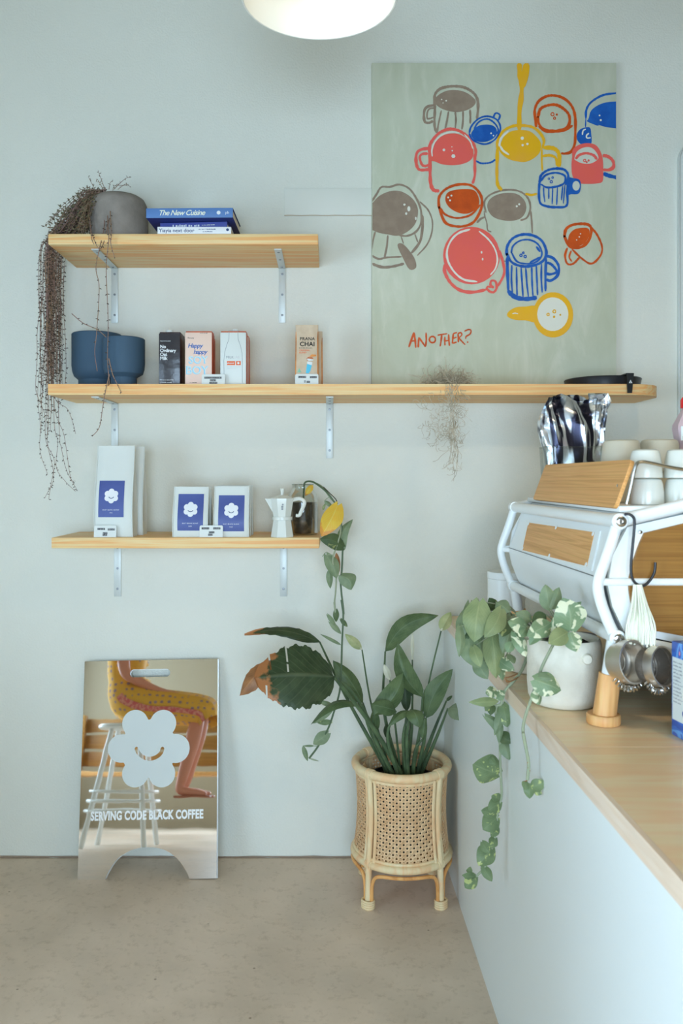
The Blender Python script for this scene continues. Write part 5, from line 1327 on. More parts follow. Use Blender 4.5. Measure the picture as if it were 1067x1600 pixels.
for i in range(4):                               # cane webbing: a sheet of real round holes
    a0, a1 = posts[i] + 0.12, posts[(i + 1) % 4] - 0.12
    if a1 < a0: a1 += 2 * PI
    nx, nz = 18, 23; mb = MB()
    for ix in range(nx):
        for iz in range(nz):
            ca, cz = lerp(a0, a1, (ix + 0.5) / nx), lerp(ZB + 0.02, ZTP - 0.02, (iz + 0.5) / nz)
            wa, wz = (a1 - a0) / nx / 2, (ZTP - ZB - 0.04) / nz / 2
            vs = []
            for k in range(8):
                t_ = 2 * PI * k / 8; c_, s_ = math.cos(t_), math.sin(t_); m_ = max(abs(c_), abs(s_))
                vs.append(PC(ca + wa * c_ / m_, cz + wz * s_ / m_, 0.0006 * (1 if (ix + iz) % 2 else -1)))
            for k in range(8):
                t_ = 2 * PI * k / 8; vs.append(PC(ca + wa * 0.60 * math.cos(t_), cz + wz * 0.60 * math.sin(t_)))
            mb.add(vs, [(k, (k + 1) % 8, 8 + (k + 1) % 8, 8 + k) for k in range(8)])
    mb.build('cane_panel', 'cane', pl, smooth=0, fix=False)
    # crossed diagonal canes lying over the sheet
    mb = MB()
    for k in range(-nz + 1, nx, 2):
        for sgn in (1, -1):
            q = []
            for iz in range(nz + 1):
                ix = k + iz if sgn > 0 else (nx - 1 - k) - iz
                if 0 <= ix <= nx: q.append(PC(lerp(a0, a1, ix / nx), lerp(ZB + 0.02, ZTP - 0.02, iz / nz), 0.0012))
            if len(q) > 2: mb.tube(q, 0.0011, 3, caps=False)
    mb.build('diagonal_cane', 'cane', pl, fix=False, kind='stuff')
# ------------------------------------------------------------------ espresso machine
YN, YFR = -1.415, -0.535
def mx_(x, y): return x - 0.030 * (y - YN) / (YFR - YN)
def MP(x, y, z): return V(mx_(x, y), y, z)
em = thing('espresso_machine', 'white tube framed espresso machine with oak panels on the counter', 'coffee machine', (0.85, (YN + YFR) / 2, ZT))
XT, XB_, XM = 0.632, 0.627, 0.588                # top node, bottom node, outermost bow of the end frames
ZN, ZBt, ZM = 1.388, 1.133, 1.246
def profile(off=0.0):                            # rounded '<' that the frames and the back cover follow
    return cr([(XT + off, 0, ZN), (0.612 + off, 0, 1.325), (0.594 + off, 0, 1.275), (XM + off, 0, ZM), (0.594 + off, 0, 1.212), (0.610 + off, 0, 1.168), (XB_ + off, 0, ZBt)], 5)
for y in (YN, YFR):
    fr = MB().tube([MP(p.x, y, p.z) for p in profile()], 0.0125, 12).build('end_frame', 'white_metal', em)
    for z, x in ((ZN, XT), (ZBt, XB_)):
        sgn = -1 if y == YN else 1
        MB().lathe([(0.018, -0.014), (0.018, 0.014), (0.016, 0.016), (0, 0.016)], MP(x, y, z), 24, Matrix.Rotation(PI / 2 * (-sgn), 3, 'X')).build('frame_hub', 'white_metal', fr)
        q = MP(x, y + sgn * 0.0162, z)
        MB().lathe([(0.0115, 0), (0.0115, 0.004), (0.009, 0.006), (0.0045, 0.006), (0.004, 0.002), (0, 0.002)], q, 20, Matrix.Rotation(PI / 2 * (-sgn), 3, 'X')).build('bolt', 'steel', fr)
    # end rails: the side widens towards the barista
    MB().tube([MP(XT, y, ZN), MP(0.90, y, 1.475 if False else 1.452), MP(1.12, y, 1.46)], 0.0145, 12).build('upper_end_rail', 'white_metal', em)
    MB().tube([MP(XB_, y, ZBt), MP(0.82, y, 1.094), MP(1.12, y, 1.085)], 0.0125, 12).build('lower_end_rail', 'white_metal', em)
    MB().tube([MP(XM + 0.008, y, 1.255), MP(1.12, y, 1.255)], 0.0085, 10).build('hand_rail', 'white_metal', em)
MB().tube([MP(XT, YN, ZN), MP(XT, YFR, ZN)], 0.0155, 14).build('top_rail', 'white_metal', em)
MB().tube([MP(XB_, YN, ZBt), MP(XB_, YFR, ZBt)], 0.0145, 14).build('bottom_rail', 'white_metal', em)
MB().tube([MP(XM, YFR, 1.25), MP(XM + 0.04, YFR - 0.03, 1.25)], 0.008, 8).build('strut', 'white_metal', em)
# back cover: bowed white sheet with an oak inlay
pf = profile(0.020)
ya, yb = YN + 0.022, YFR - 0.030
rows = [[MP(p.x, lerp(ya, yb, j / 8), p.z) for j in range(9)] for p in pf]
inn = [[MP(p.x + 0.02, lerp(ya, yb, j / 8), p.z) for j in range(9)] for p in pf]
cv = MB().grid(rows, [(0.0, 0.0)] * (9 * len(pf)))
cv.build('back_cover', 'white_metal', em, fix=False)
CM = crop(740, 780, 3.263)
def on_cover(px_, py_, off=0.002):               # sight line to the upper slope of the bowed cover
    px, py = CM(px_, py_); dr = V((px - VX) / F, 1.0, -(py - VY) / F)
    p0, p1, p2 = MP(XT + 0.02, YN, ZN), MP(XT + 0.02, YFR, ZN), MP(0.603 + 0.02, YN, 1.30)
    p0 = MP(0.612 + 0.02, YN, 1.325); p2 = MP(0.594 + 0.02, YN, 1.275); p1 = MP(0.612 + 0.02, YFR, 1.325)
    n_ = (p1 - p0).cross(p2 - p0).normalized()
    if n_.x > 0: n_ = -n_
    t_ = (p0 - camp).dot(n_) / dr.dot(n_)
    return camp + dr * t_, n_
def slab4(corners, th, inward, name, m, parent, bevel=0.0, smooth=30):
    mb = MB(); vs = [Vector(c) for c in corners] + [Vector(c) + inward * th for c in corners]
    mb.add(vs, [(0, 1, 2, 3), (4, 5, 6, 7), (0, 1, 5, 4), (1, 2, 6, 5), (2, 3, 7, 6), (3, 0, 4, 7)])
    return mb.build(name, m, parent, smooth=0)
cn = [on_cover(*q) for q in ((287, 122), (624, 172), (586, 345), (256, 262))]
nn = cn[0][1]
frame_c = [on_cover(*q)[0] for q in ((262, 106), (652, 163), (606, 366), (232, 258))]
slab4([c + nn * 0.004 for c in frame_c], 0.006, -nn, 'inlay_frame', 'white_metal', em)
slab4([c[0] + nn * 0.0055 for c in cn], 0.004, -nn, 'oak_inlay', 'oak', em)
for q in ((430, 147), (395, 292), (288, 128), (620, 180), (584, 338), (258, 255)):
    p, n_ = on_cover(*q); MB().lathe([(0.006, 0), (0.006, 0.0012), (0, 0.0014)], p + nn * 0.0056, 8, nn.to_track_quat('Z', 'Y').to_matrix()).build('inlay_clip', 'white_metal', em)
# seam line between the upper and lower cover
MB().tube([MP(0.588 + 0.0192, ya, ZM + 0.012), MP(0.588 + 0.0192, yb, ZM + 0.012)], 0.0012, 6).build('cover_seam', 'screw_metal', em)
# body box, end plates and oak end panel
mb = MB()
for y in (YN + 0.006, YFR - 0.018):
    q = [(0.655, 1.375), (0.90, 1.43), (1.10, 1.44), (1.10, 1.10), (0.82, 1.108), (0.648, 1.145), (0.622, 1.20), (0.612, ZM), (0.622, 1.31)]
    MB().prism(q, 0.012, lambda u, v, w, y=y: MP(u, y + w, v)).build('end_plate', 'white_metal', em, smooth=0)
q = cr([V(0.690, 1.362, 0), V(0.676, 1.33, 0), V(0.662, 1.285, 0), V(0.656, 1.245, 0), V(0.664, 1.20, 0), V(0.682, 1.165, 0), V(0.700, 1.150, 0)], 4)
pol = [(p.x, p.y) for p in q] + [(0.82, 1.128), (1.07, 1.12), (1.07, 1.425), (0.90, 1.413)]
MB().prism(pol, 0.008, lambda u, v, w: MP(u, YN - 0.002 + w, v)).build('oak_end_panel', 'oak_end', em, smooth=0)
for px_, py_ in ((850, 168),):
    px, py = CM(px_, py_); p = W(px, py, YN - 0.0025)
    MB().lathe([(0.0045, 0), (0.004, 0.002), (0, 0.0026)], p, 10, Matrix.Rotation(PI / 2, 3, 'X')).build('panel_screw', 'steel', em)
mb = MB(); mb.box((0.87, (YN + YFR) / 2, 1.27), (0.44, YFR - YN - 0.06, 0.27), 0.004); mb.build('body', 'white_metal', em)
mb = MB(); mb.box((0.88, (YN + YFR) / 2, 1.115), (0.42, YFR - YN - 0.08, 0.04), 0.004); mb.build('underside', 'dark', em)
MB().box((0.88, (YN + YFR) / 2, 1.4135), (0.48, YFR - YN - 0.03, 0.015), 0.004).build('cup_tray', 'white_metal', em)
MB().box((1.02, (YN + YFR) / 2, 1.00), (0.16, YFR - YN - 0.1, 0.10), 0.006).build('drip_tray', 'dark', em)
for gy_ in (YN + 0.28, YFR - 0.28):
    MB().lathe([(0.034, 0), (0.034, 0.05), (0.03, 0.055), (0, 0.055)], (1.13, gy_, 1.14), 24).build('group_head', 'steel', em)
# splash board above the tray
bN, bF = YN + 0.02, -0.680
slp = lambda x, y, z: MP(x, y, z)
mb = MB(); r_ = 0.012
def board_pt(u, v, w):                           # u along y (0..1), v up the slope (0..1)
    p = V(lerp(0.630, 0.669, v) + w * 0.94, lerp(bN, bF, u), lerp(1.417, 1.5236, v) - w * 0.34)
    return V(p.x - 0.004 * u, p.y, p.z)
Lb = bF - bN; Hb = 0.1135
pol = [(u / Lb, v / Hb) for u, v in rrect(0, Lb, 0, Hb, r_, 5)]
MB().prism(pol, 0.009, board_pt).build('splash_board', 'oak', em, smooth=30)
p = board_pt(0.035, 0.45, -0.0008); MB().lathe([(0.0035, 0), (0.003, 0.0012), (0, 0.0016)], p, 8, Matrix.Rotation(-PI / 2, 3, 'Y')).build('board_screw', 'steel', em)
# cup rail
CR_ = crop(740, 590, 3.263)
def rq(x, y, dy=0.0): px, py = CR_(x, y); return W(px, py, YN + dy)
MB().tube(cr([rq(780, 645), rq(800, 560), rq(820, 470), rq(833, 438), rq(858, 430), rq(900, 435), rq(1067, 468), rq(1400, 500)], 5), 0.0042, 8).build('cup_rail', 'steel', em)
# legs with turned beech feet
def machine_leg(y, xt, xb, z_s):
    a_, b_ = MP(xt, y, ZBt - 0.008), MP(xb, y, ZT + 0.001)
    lg = MB().tube([a_, a_.lerp(b_, 0.62)], [0.0165, 0.0185], 16).build('leg', 'white_metal', em)
    MB().tube([a_.lerp(b_, 0.40), a_.lerp(b_, 0.93)], [0.0235, 0.0255], 20).build('wooden_sleeve', 'beech', lg)
    MB().lathe([(0.0355, 0.001), (0.0365, 0.004), (0.0365, 0.019), (0.034, 0.022), (0, 0.022)], (b_.x, b_.y, ZT), 28).build('wooden_foot', 'beech', lg)
machine_leg(YN, 0.624, 0.600, 0)
machine_leg(YFR, 0.634, 0.662, 0)
machine_leg(YN, 1.06, 1.08, 0)
machine_leg(YFR, 1.06, 1.08, 0)

# ------------------------------------------------------------------ on the machine
def cup(label, x, y, z, rb, rt, h, m, name='coffee_cup', group='cups on the machine'):
    """upside-down cup: wide mouth below, rounded foot above"""
    t = thing(name, label, 'cup', (x, y, z), 0, group)
    MB().lathe([(rb - 0.003, 0.0), (rb, 0.001), (rb, 0.004), (lerp(rb, rt, 0.5) + 0.001, h * 0.5), (rt, h - 0.010), (rt - 0.003, h - 0.003), (rt - 0.009, h), (rt * 0.55, h), (rt * 0.5, h - 0.002), (0, h - 0.002)], n=36).build('cup_wall', m, t, 40, True)
    MB().lathe([(rb - 0.004, 0.0005), (rt - 0.005, h - 0.008), (0, h - 0.008)], n=24, caps=False).build('cup_inside', m, t, 40, True)
    return t
zt = 1.4215
yC = -1.318
cxs = [(1011 - VX) * (D0 + yC) / F, (1011 - VX) * (D0 + yC) / F + 0.0775, (1011 - VX) * (D0 + yC) / F + 0.155]
low = ['white cup upside down on the tray, nearest the oak splash board', 'white cup upside down on the tray by the picture edge', 'white cup upside down on the tray furthest from the splash board']
hi = ['white cup stacked on the one nearest the splash board', 'white cup stacked on top by the picture edge', 'white cup stacked on top, furthest from the splash board']
for i, x in enumerate(cxs):
    cup(low[i], x, yC, zt, 0.0375, 0.0335, 0.0605, 'white_ceramic')
    cup(hi[i], x - 0.004 if i == 0 else x, yC, zt + 0.061, 0.0375, 0.0315, 0.066, 'white_ceramic')
for i, (pc, yv, w_) in enumerate(((970.5, -1.10, 29.5), (1030, -1.06, 30))):
    d_ = D0 + yv; x = (pc - VX) * d_ / F; r_ = w_ * d_ / F
    cup(('tan bowl upside down at the bottom of the stack behind the white cups', 'tan bowl upside down at the bottom of the stack by the squeeze bottle')[i], x, yv, zt, r_ + 0.001, r_ - 0.004, 0.078, 'tan_ceramic', 'bowl', 'tan bowls')
    cup(('tan bowl on top of the stack beside the foil bag', 'tan bowl on top of the stack by the squeeze bottle')[i], x, yv, zt + 0.0785, r_ + 0.001, r_ - 0.003, 0.080 if i == 0 else 0.083, 'tan_ceramic', 'bowl', 'tan bowls')

# crumpled foil bag in a clear tub
m = mat('foil', (0.66, 0.68, 0.72, 1), 0.27, metal=0.85)
tc = N(m, 'ShaderNodeTexCoord'); mp = N(m, 'ShaderNodeMapping'); mp.inputs['Scale'].default_value = (15, 9, 2.6); LK(m, tc.outputs['Object'], mp.inputs['Vector'])
n1 = N(m, 'ShaderNodeTexNoise', Scale=1.0, Detail=1.5, Distortion=1.8); LK(m, mp.outputs[0], n1.inputs['Vector'])
r1 = ramp(m, [(0.36, (0.03, 0.03, 0.05, 1)), (0.43, (0.06, 0.06, 0.09, 1)), (0.47, (0.80, 0.86, 0.92, 1)), (0.56, (0.85, 0.9, 0.95, 1)), (0.60, (0.06, 0.06, 0.09, 1)), (0.67, (0.75, 0.8, 0.86, 1))]); LK(m, n1.outputs['Fac'], r1.inputs['Fac'])  # dark and pale bands painted in as reflections on the crinkled foil
LK(m, r1.outputs[0], BS(m).inputs['Base Color'])
yb_ = -0.622; db = D0 + yb_; fx = (897 - VX) * db / F
fb = thing('foil_bag', 'crumpled silver foil bag with dark and bright reflections painted in, standing behind the oak splash board', 'foil bag', (fx, yb_, zt))
CF = crop(830, 600, 7.621)
rsf = random.Random(11)
left = [(170, 980), (150, 800), (115, 700), (80, 560), (75, 450), (110, 330), (160, 220), (200, 150)]
right = [(850, 930), (850, 800), (872, 700), (870, 560), (872, 430), (890, 340), (945, 260), (900, 190)]
rows = []
for i in range(29):
    t_ = i / 28 * 7; k = min(int(t_), 6); f_ = t_ - k
    lx, ly = lerp(left[k][0], left[k + 1][0], f_), lerp(left[k][1], left[k + 1][1], f_); rx, ry = lerp(right[k][0], right[k + 1][0], f_), lerp(right[k][1], right[k + 1][1], f_)
    A, B = W(*CF(lx, ly), yb_), W(*CF(rx, ry), yb_)
    z = (A.z + B.z) / 2; q = i / 28
    dep = lerp(0.045, 0.010, q ** 2)
    ring = []
    nseg = 40
    for j in range(nseg):
        a = 2 * PI * j / nseg
        fold_ = 0.0075 * math.sin(a * 9 + 2.2 * math.sin(q * 5)) * (0.35 + q) + 0.004 * math.sin(a * 17 + q * 9) * q 
        hx_ = (B.x - A.x) / 2 * (1.0)
        zc = z + (0.010 * math.sin(a * 3 + 1) + 0.006 * math.sin(a * 7)) * q ** 3
        ring.append(V((A.x + B.x) / 2 + hx_ * (abs(math.cos(a)) ** 0.7) * (1 if math.cos(a) > 0 else -1) * (1 + fold_ * 1.5), yb_ - (dep * (abs(math.sin(a)) ** 0.8) * (1 if math.sin(a) > 0 else -1) + fold_ * (1.1 if math.sin(a) > 0 else 0.6)), zc))
    rows.append(ring)
base = [V(v.x, v.y, zt + 0.001) for v in rows[0]]
rows = [base] + rows
mb = MB(); mb.grid(rows, [(0.0, 0.0)] * (40 * len(rows)), wrap=True); mb.add(base, [tuple(range(40))])
mb.build('foil_wall', 'foil', fb, smooth=28)
top = rows[-1]; cr_top = [v + V(0, 0, 0.002 * math.sin(i * 2.1)) for i, v in enumerate(top)]
mb = MB(); mb.grid([cr_top, [lerp(v, V(fx, yb_, v.z - 0.012), 0.55) + V(0, 0, 0.006 * math.sin(i * 1.3)) for i, v in enumerate(cr_top)]], [(0.0, 0.0)] * 80, wrap=True); mb.build('rolled_top', 'foil', fb, smooth=28)
t = thing('clear_tub', 'clear plastic tub around the foot of the foil bag', 'tub', (fx, yb_, zt))
a_, b_ = W(848, 699, yb_), W(944, 699, yb_)
hwx = (b_.x - a_.x) / 2 + 0.002
pol = rrect(-hwx, hwx, -0.062, 0.062, 0.03, 6)
rows = [[V((a_.x + b_.x) / 2 + u * k, yb_ + v * k, z) for u, v in pol] for z, k in ((zt + 0.0005, 0.92), (a_.z, 1.0))]
MB().grid(rows, [(0.0, 0.0)] * (2 * len(pol)), wrap=True).build('tub_wall', 'bottle_plastic' if False else 'jar_glass', t, fix=False)
MB().tube(rows[1], 0.0016, 6, closed=True).build('tub_rim', 'jar_glass', t)

# squeeze bottle with a red cap
d_ = 2.2; x = (1082 - VX) * d_ / F
t = thing('squeeze_bottle', 'clear plastic bottle of pale pink syrup with a red cap at the picture edge', 'bottle', (x, d_ - D0, zt))
tz = EYE - (620 - VY) * d_ / F - zt; s_ = d_ / F
MB().lathe([(0, 0.001), (0.040, 0.001), (0.044, 0.006), (0.044, tz - 0.125), (0.051, tz - 0.085), (0.050, tz - 0.075), (0.028, tz - 0.035), (0.026, tz - 0.028), (0, tz - 0.028)], n=8, phase=PI / 8).build('bottle_body', 'pink_liquid', t, 25, True)
MB().lathe([(0.030, tz - 0.030), (0.030, tz - 0.008), (0.026, tz - 0.001), (0, tz)], n=28).build('cap', 'red_cap', t, 40, True, label='red screw cap')
mb = MB(); mb.add([V(-0.044, -0.030, tz - 0.118), V(-0.010, -0.0525, tz - 0.118), V(-0.010, -0.0525, tz - 0.080), V(-0.044, -0.030, tz - 0.080)], [(0, 1, 2, 3)]); lb = mb.build('label_panel', 'card', t, 0, True)
mb = MB(); ff = lambda u, v: V(lerp(-0.044, -0.010, u / 0.034), lerp(-0.0305, -0.053, u / 0.034), tz - 0.118 + v)
small_print(mb, 4, 0.010, lambda u, v: ff(0.006 + u, v + 0.022), 31); small_print(mb, 4, 0.010, lambda u, v: ff(0.004 + u, v + 0.005), 32); mb.build('lettering', 'ink_black', lb, 0, True, fix=False)

# ------------------------------------------------------------------ hanging from the hand rail
def H(x, y, dy=0.0): px, py = CM(x, y); return W(px, py, YN + dy)
MB_ = MB().tube(cr([H(768, 78, -0.016), H(790, 76, -0.018), H(812, 90, -0.02), H(820, 120, -0.02), H(812, 220, -0.02), H(802, 330, -0.02), H(806, 395, -0.02), H(830, 432, -0.02), H(868, 440, -0.02), H(900, 412, -0.02), H(922, 370, -0.02), H(926, 322, -0.02)], 6), 0.0030, 10)
hk = MB_.build('hook', 'black_metal'); tag(hk, 'black metal S hook hung over the machine end rail', 'hook')
def strainer(label, c, rx, ry, tilt, seed):
    """round steel sieve: deep rim, mesh dish and a coil of springy wire at the lower edge"""
    t = thing('strainer', label, 'strainer', tuple(c), 0, 'hanging strainers')
    R_ = ry; M3 = Matrix.Rotation(tilt, 3, 'Z') @ Matrix.Rotation(math.radians(80), 3, 'X')
    MB().lathe([(R_ * 0.92, -0.012), (R_, -0.012), (R_, 0.010), (R_ * 0.92, 0.010), (R_ * 0.90, 0.004), (R_ * 0.90, -0.008), (R_ * 0.92, -0.012)], (0, 0, 0), 36, M3, caps=False).build('rim', 'brushed_steel', t, 40, True)
    MB().lathe([(R_ * 0.905, 0.0), (R_ * 0.88, -0.010), (R_ * 0.90, -0.014), (R_ * 0.85, -0.022), (R_ * 0.87, -0.026), (R_ * 0.82, -0.036), (R_ * 0.7, -0.040), (0, -0.041)], (0, 0, 0), 36, M3, caps=False).build('basket', 'steel_mesh' if seed == 2 else 'brushed_steel', t, 40, True)
    for k in (0.80, 0.5): MB().torus(M3 @ V(0, 0, -0.030 - 0.010 * (1 - k)), R_ * k, 0.0018, M3, 32, 6).build('ridge', 'brushed_steel', t, local=True)
    pts = []
    for i in range(46):
        a = math.radians(-150 + 120 * i / 45); r1_ = R_ + 0.003 + 0.007 * (1 + math.sin(i * 1.9)); pts.append(M3 @ V(r1_ * math.cos(a), r1_ * math.sin(a), 0.004 * math.cos(i * 1.9) - 0.006))
    MB().tube(cr(pts, 3), 0.0014, 5).build('spring', 'steel', t, local=True)
    return t
c1, c2 = H(800, 830, -0.048), H(948, 852, -0.050)
strainer('round steel strainer hanging nearest the beech machine foot', c1, 0.04, 0.0465, math.radians(30), 1)
strainer('darker round steel strainer hanging beside the carton', c2, 0.03, 0.0430, math.radians(34), 2)
def bundle(label, x0, x1, n, ztop_, low_y, seed, dy):
    rsb = random.Random(seed); t = thing('cord_loop', label, 'cord', tuple(H(850, 440, dy)), 0, 'hanging cord loops')
    for k in range(n):
        u = lerp(x0, x1, (k + 0.5) / n); a_ = H(835 + (u - 850) * 0.25, 436, dy)
        pts = [a_, H(lerp(840, u, 0.55) + rsb.uniform(-4, 4), 540, dy + rsb.uniform(-.006, .006)), H(u, 660 + rsb.uniform(-15, 15), dy - 0.006), H(u + rsb.uniform(-3, 3), low_y + rsb.uniform(-12, 10), dy - 0.008)]
        MB().tube(cr(pts, 5), 0.0019, 6).build('cord_strand', 'cord', t)
    return t
bundle('cream cord loop on the hook, holding the nearer strainer', 775, 862, 11, 0, 735, 3, -0.022)
bundle('cream cord loop on the hook, holding the darker strainer', 845, 928, 10, 0, 748, 4, -0.028)

# ------------------------------------------------------------------ on the counter
t = thing('canister', 'plain white canister behind the machine by the back wall', 'canister', (0.612, -0.365, ZT))
MB().lathe([(0, 0.001), (0.060, 0.001), (0.064, 0.004), (0.064, 0.190), (0.061, 0.192)], n=40).build('canister_body', 'white_metal', t, 40, True)
MB().lathe([(0.0645, 0.192), (0.0650, 0.194), (0.0650, 0.212), (0.063, 0.2145), (0, 0.2145)], n=40).build('lid', 'white_metal', t, 40, True)
t = thing('grey_cup', 'grey stoneware cup half hidden behind the cream pot', 'cup', (0.672, -1.03, ZT))
MB().lathe([(0.030, 0.001), (0.034, 0.004), (0.036, 0.120), (0.034, 0.123), (0.032, 0.120), (0.030, 0.02), (0, 0.018)], n=28).build('cup_wall', 'grey_ceramic', t, 40, True)
t = thing('knock_tub', 'dark round tub in the shade under the machine', 'tub', (0.84, -0.95, ZT))
MB().lathe([(0.055, 0.001), (0.062, 0.005), (0.066, 0.110), (0.063, 0.112), (0.058, 0.01), (0, 0.01)], n=28).build('tub_wall', 'black_plastic', t, 40, True)

# patterned drink carton at the picture edge
m = mat('carton_print', S(64, 118, 186), 0.35)
tc = N(m, 'ShaderNodeTexCoord'); n1 = N(m, 'ShaderNodeTexNoise', Scale=26.0, Detail=1.0, Distortion=0.6); LK(m, tc.outputs['Object'], n1.inputs['Vector'])
r1 = ramp(m, [(0.0, S(48, 84, 160)), (0.40, S(56, 104, 180)), (0.50, S(92, 150, 204)), (0.60, S(70, 96, 170)), (0.66, S(214, 132, 136))], 'CONSTANT'); LK(m, n1.outputs['Fac'], r1.inputs['Fac']); LK(m, r1.outputs[0], BS(m).inputs['Base Color'])
yk = 1.70 - D0
t = thing('patterned_carton', 'blue and pink patterned drink carton standing at the picture edge', 'carton', ((1051 - VX) * 1.72 / F + 0.045, yk, ZT), math.radians(9))
MB().box((0, 0, 0.0985), (0.076, 0.076, 0.197), 0.003).build('carton_body', 'carton_print', t, 30, True)
lb = MB().box((-0.0385, 0.004, 0.100), (0.0008, 0.056, 0.130), 0).build('label_panel', 'carton_white', t, 0, True)
mb = MB()
for k in range(12): small_print(mb, 10, 0.0032, lambda u, v, k=k: V(-0.0392, 0.028 - u, 0.154 - 0.0075 * k + v), 50 + k)
mb.build('lettering', 'ink_grey', lb, 0, True, fix=False)
MB().lathe([(0.008, 0), (0.008, 0.0002)], (-0.0390, -0.012, 0.055), 14, Matrix.Rotation(-PI / 2, 3, 'Y')).build('round_stamp', 'book_navy', lb, 0, True)
MB().lathe([(0.013, 0), (0.013, 0.010), (0, 0.010)], (-0.012, 0.006, 0.197), 20).build('cap', 'carton_white', t, 40, True)

# ------------------------------------------------------------------ cream pots with pothos
def cream_pot(name, label, x, y, r, h, knob):
    t = thing(name, label, 'plant', (x, y, ZT))
    MB().lathe([(r * 0.80, 0.001), (r * 0.90, 0.006), (r * 0.97, 0.022), (r, 0.05), (r * 0.995, h - 0.012), (r * 0.96, h - 0.002), (r * 0.93, h), (r * 0.88, h - 0.004), (r * 0.87, h - 0.02), (0, h - 0.022)], n=48).build('pot', 'cream_ceramic', t, 50, True, label='cream stoneware pot')
    rows = [[V(r * 0.88 * i / 5 * math.cos(2 * PI * j / 18), r * 0.88 * i / 5 * math.sin(2 * PI * j / 18), h - 0.020 + 0.007 * R.random()) for j in range(18)] for i in range(6)]
    MB().grid(rows, [(0.0, 0.0)] * 108, wrap=True).build('soil', 'soil', t, 40, True)
    if knob:
        MB().lathe([(0.012, 0), (0.0125, 0.006), (0.010, 0.011), (0, 0.012)], knob, 18, Matrix.Rotation(PI / 2, 3, 'X')).build('lug', 'cream_ceramic', t, 40, True, label='round clay lug')
    return t
C4, C5 = crop(680, 890, 3.811), crop(680, 1050, 4.445)
YPA, YPB = -1.250, -0.915
xa = (881 - VX) * (D0 + YPA) / F; xb = 0.560
potA = cream_pot('variegated_pothos', 'variegated pothos in a cream stoneware pot with a round lug', xa, YPA, 0.0865, 0.158, (0.0285, -0.0805, 0.123))
potB = cream_pot('green_pothos', 'green pothos trailing far down the counter front from a second cream pot', xb, YPB, 0.072, 0.125, None)
def G(x, y, dd): px, py = C4(x, y); return W(px, py, dd - D0)
def K(x, y, dd): px, py = C5(x, y); return W(px, py, dd - D0)
# near plant: stems rise from the soil, spill over the rim and hang
sA = V(xa, YPA, ZT + 0.135)
stem(potA, [sA + V(-.02, -.03, 0), G(720, 420, 1.90), G(690, 470, 1.868), G(640, 570, 1.86), G(615, 640, 1.85), G(575, 760, 1.83), G(535, 880, 1.82), G(522, 960, 1.81), G(535, 1040, 1.80), K(610, 420, 1.80), K(632, 540, 1.80), K(648, 640, 1.80), K(640, 750, 1.80)], 0.0036, 'stem_pale', 'trailing_stem')
for k, (x, y) in enumerate(((650, 625), (655, 680), (628, 752), (636, 660))):
    leaf(potA, K(645, y, 1.80), K(x + (8 if k % 2 else -14), y + 8, 1.795), 0.0012, 'dead_leaf', 'dry_bract')
AL = [(800, 362, 1.84, 762, 168, 1.84, 0.040, 'pothos_variegated', dict(shape='heart', side=0.10, fold=0.10)), (688, 372, 1.86, 870, 190, 1.87, 0.020, 'pothos_variegated', dict(fold=0.2, sag=0.05)),
 (680, 246, 1.92, 655, 88, 1.92, 0.020, 'pothos', dict(fold=0.15, shape='oval')), (690, 240, 1.915, 738, 104, 1.92, 0.016, 'pothos', dict(fold=0.2)),
 (790, 372, 1.835, 672, 440, 1.80, 0.020, 'pothos_light', dict(fold=0.1, sag=0.1, shape='oval')), (800, 372, 1.83, 842, 490, 1.82, 0.020, 'pothos_variegated', dict(fold=0.15, sag=0.1, shape='oval')),
 (690, 318, 1.87, 545, 395, 1.84, 0.022, 'pothos_variegated', dict(sag=0.15, fold=0.15)), (640, 320, 1.87, 560, 450, 1.85, 0.016, 'pothos_variegated', dict(sag=0.12, fold=0.2)),
 (545, 350, 1.88, 432, 310, 1.86, 0.020, 'pothos_variegated', dict(shape='heart', fold=0.15)), (540, 340, 1.88, 500, 400, 1.86, 0.014, 'pothos_variegated', dict(fold=0.2)), (470, 375, 1.88, 540, 520, 1.86, 0.018, 'pothos_variegated', dict(shape='heart')), (455, 430, 1.87, 428, 495, 1.86, 0.012, 'pothos_variegated', dict()),
 (660, 268, 1.93, 575, 312, 1.93, 0.016, 'pothos_dark', dict(fold=0.2)), (575, 300, 1.95, 478, 258, 1.95, 0.016, 'pothos', dict(fold=0.15)),
 (590, 655, 1.83, 748, 720, 1.82, 0.030, 'pothos_variegated', dict(shape='heart', fold=0.15, sag=0.12)), (590, 720, 1.83, 620, 806, 1.82, 0.014, 'pothos_variegated', dict(fold=0.2)), (600, 640, 1.835, 690, 650, 1.82, 0.012, 'pothos', dict(fold=0.2))]
for i, q in enumerate(AL):
    leaf(potA, G(q[0], q[1], q[2]), G(q[3], q[4], q[5]), q[6], q[7], seed=i, face=(R.uniform(-.3, .3), -1, 0.35), **q[8])
    if i < 14: stem(potA, [sA + V(R.uniform(-.04, .04), R.uniform(-.03, .03), 0), sA.lerp(G(q[0], q[1], q[2]), 0.55) + V(0, 0, 0.012), G(q[0], q[1], q[2])], [0.0024, 0.0016], 'stem_pale', 'petiole', 6, 4)
for q in ((640, 760, 615, 815, 0.010), (650, 770, 655, 880, 0.013), (660, 800, 770, 765, 0.014), (690, 820, 740, 850, 0.008)):
    leaf(potA, K(q[0], q[1], 1.80), K(q[2], q[3], 1.79), q[4], 'pothos_deep', fold=0.15, seed=int(q[0]))
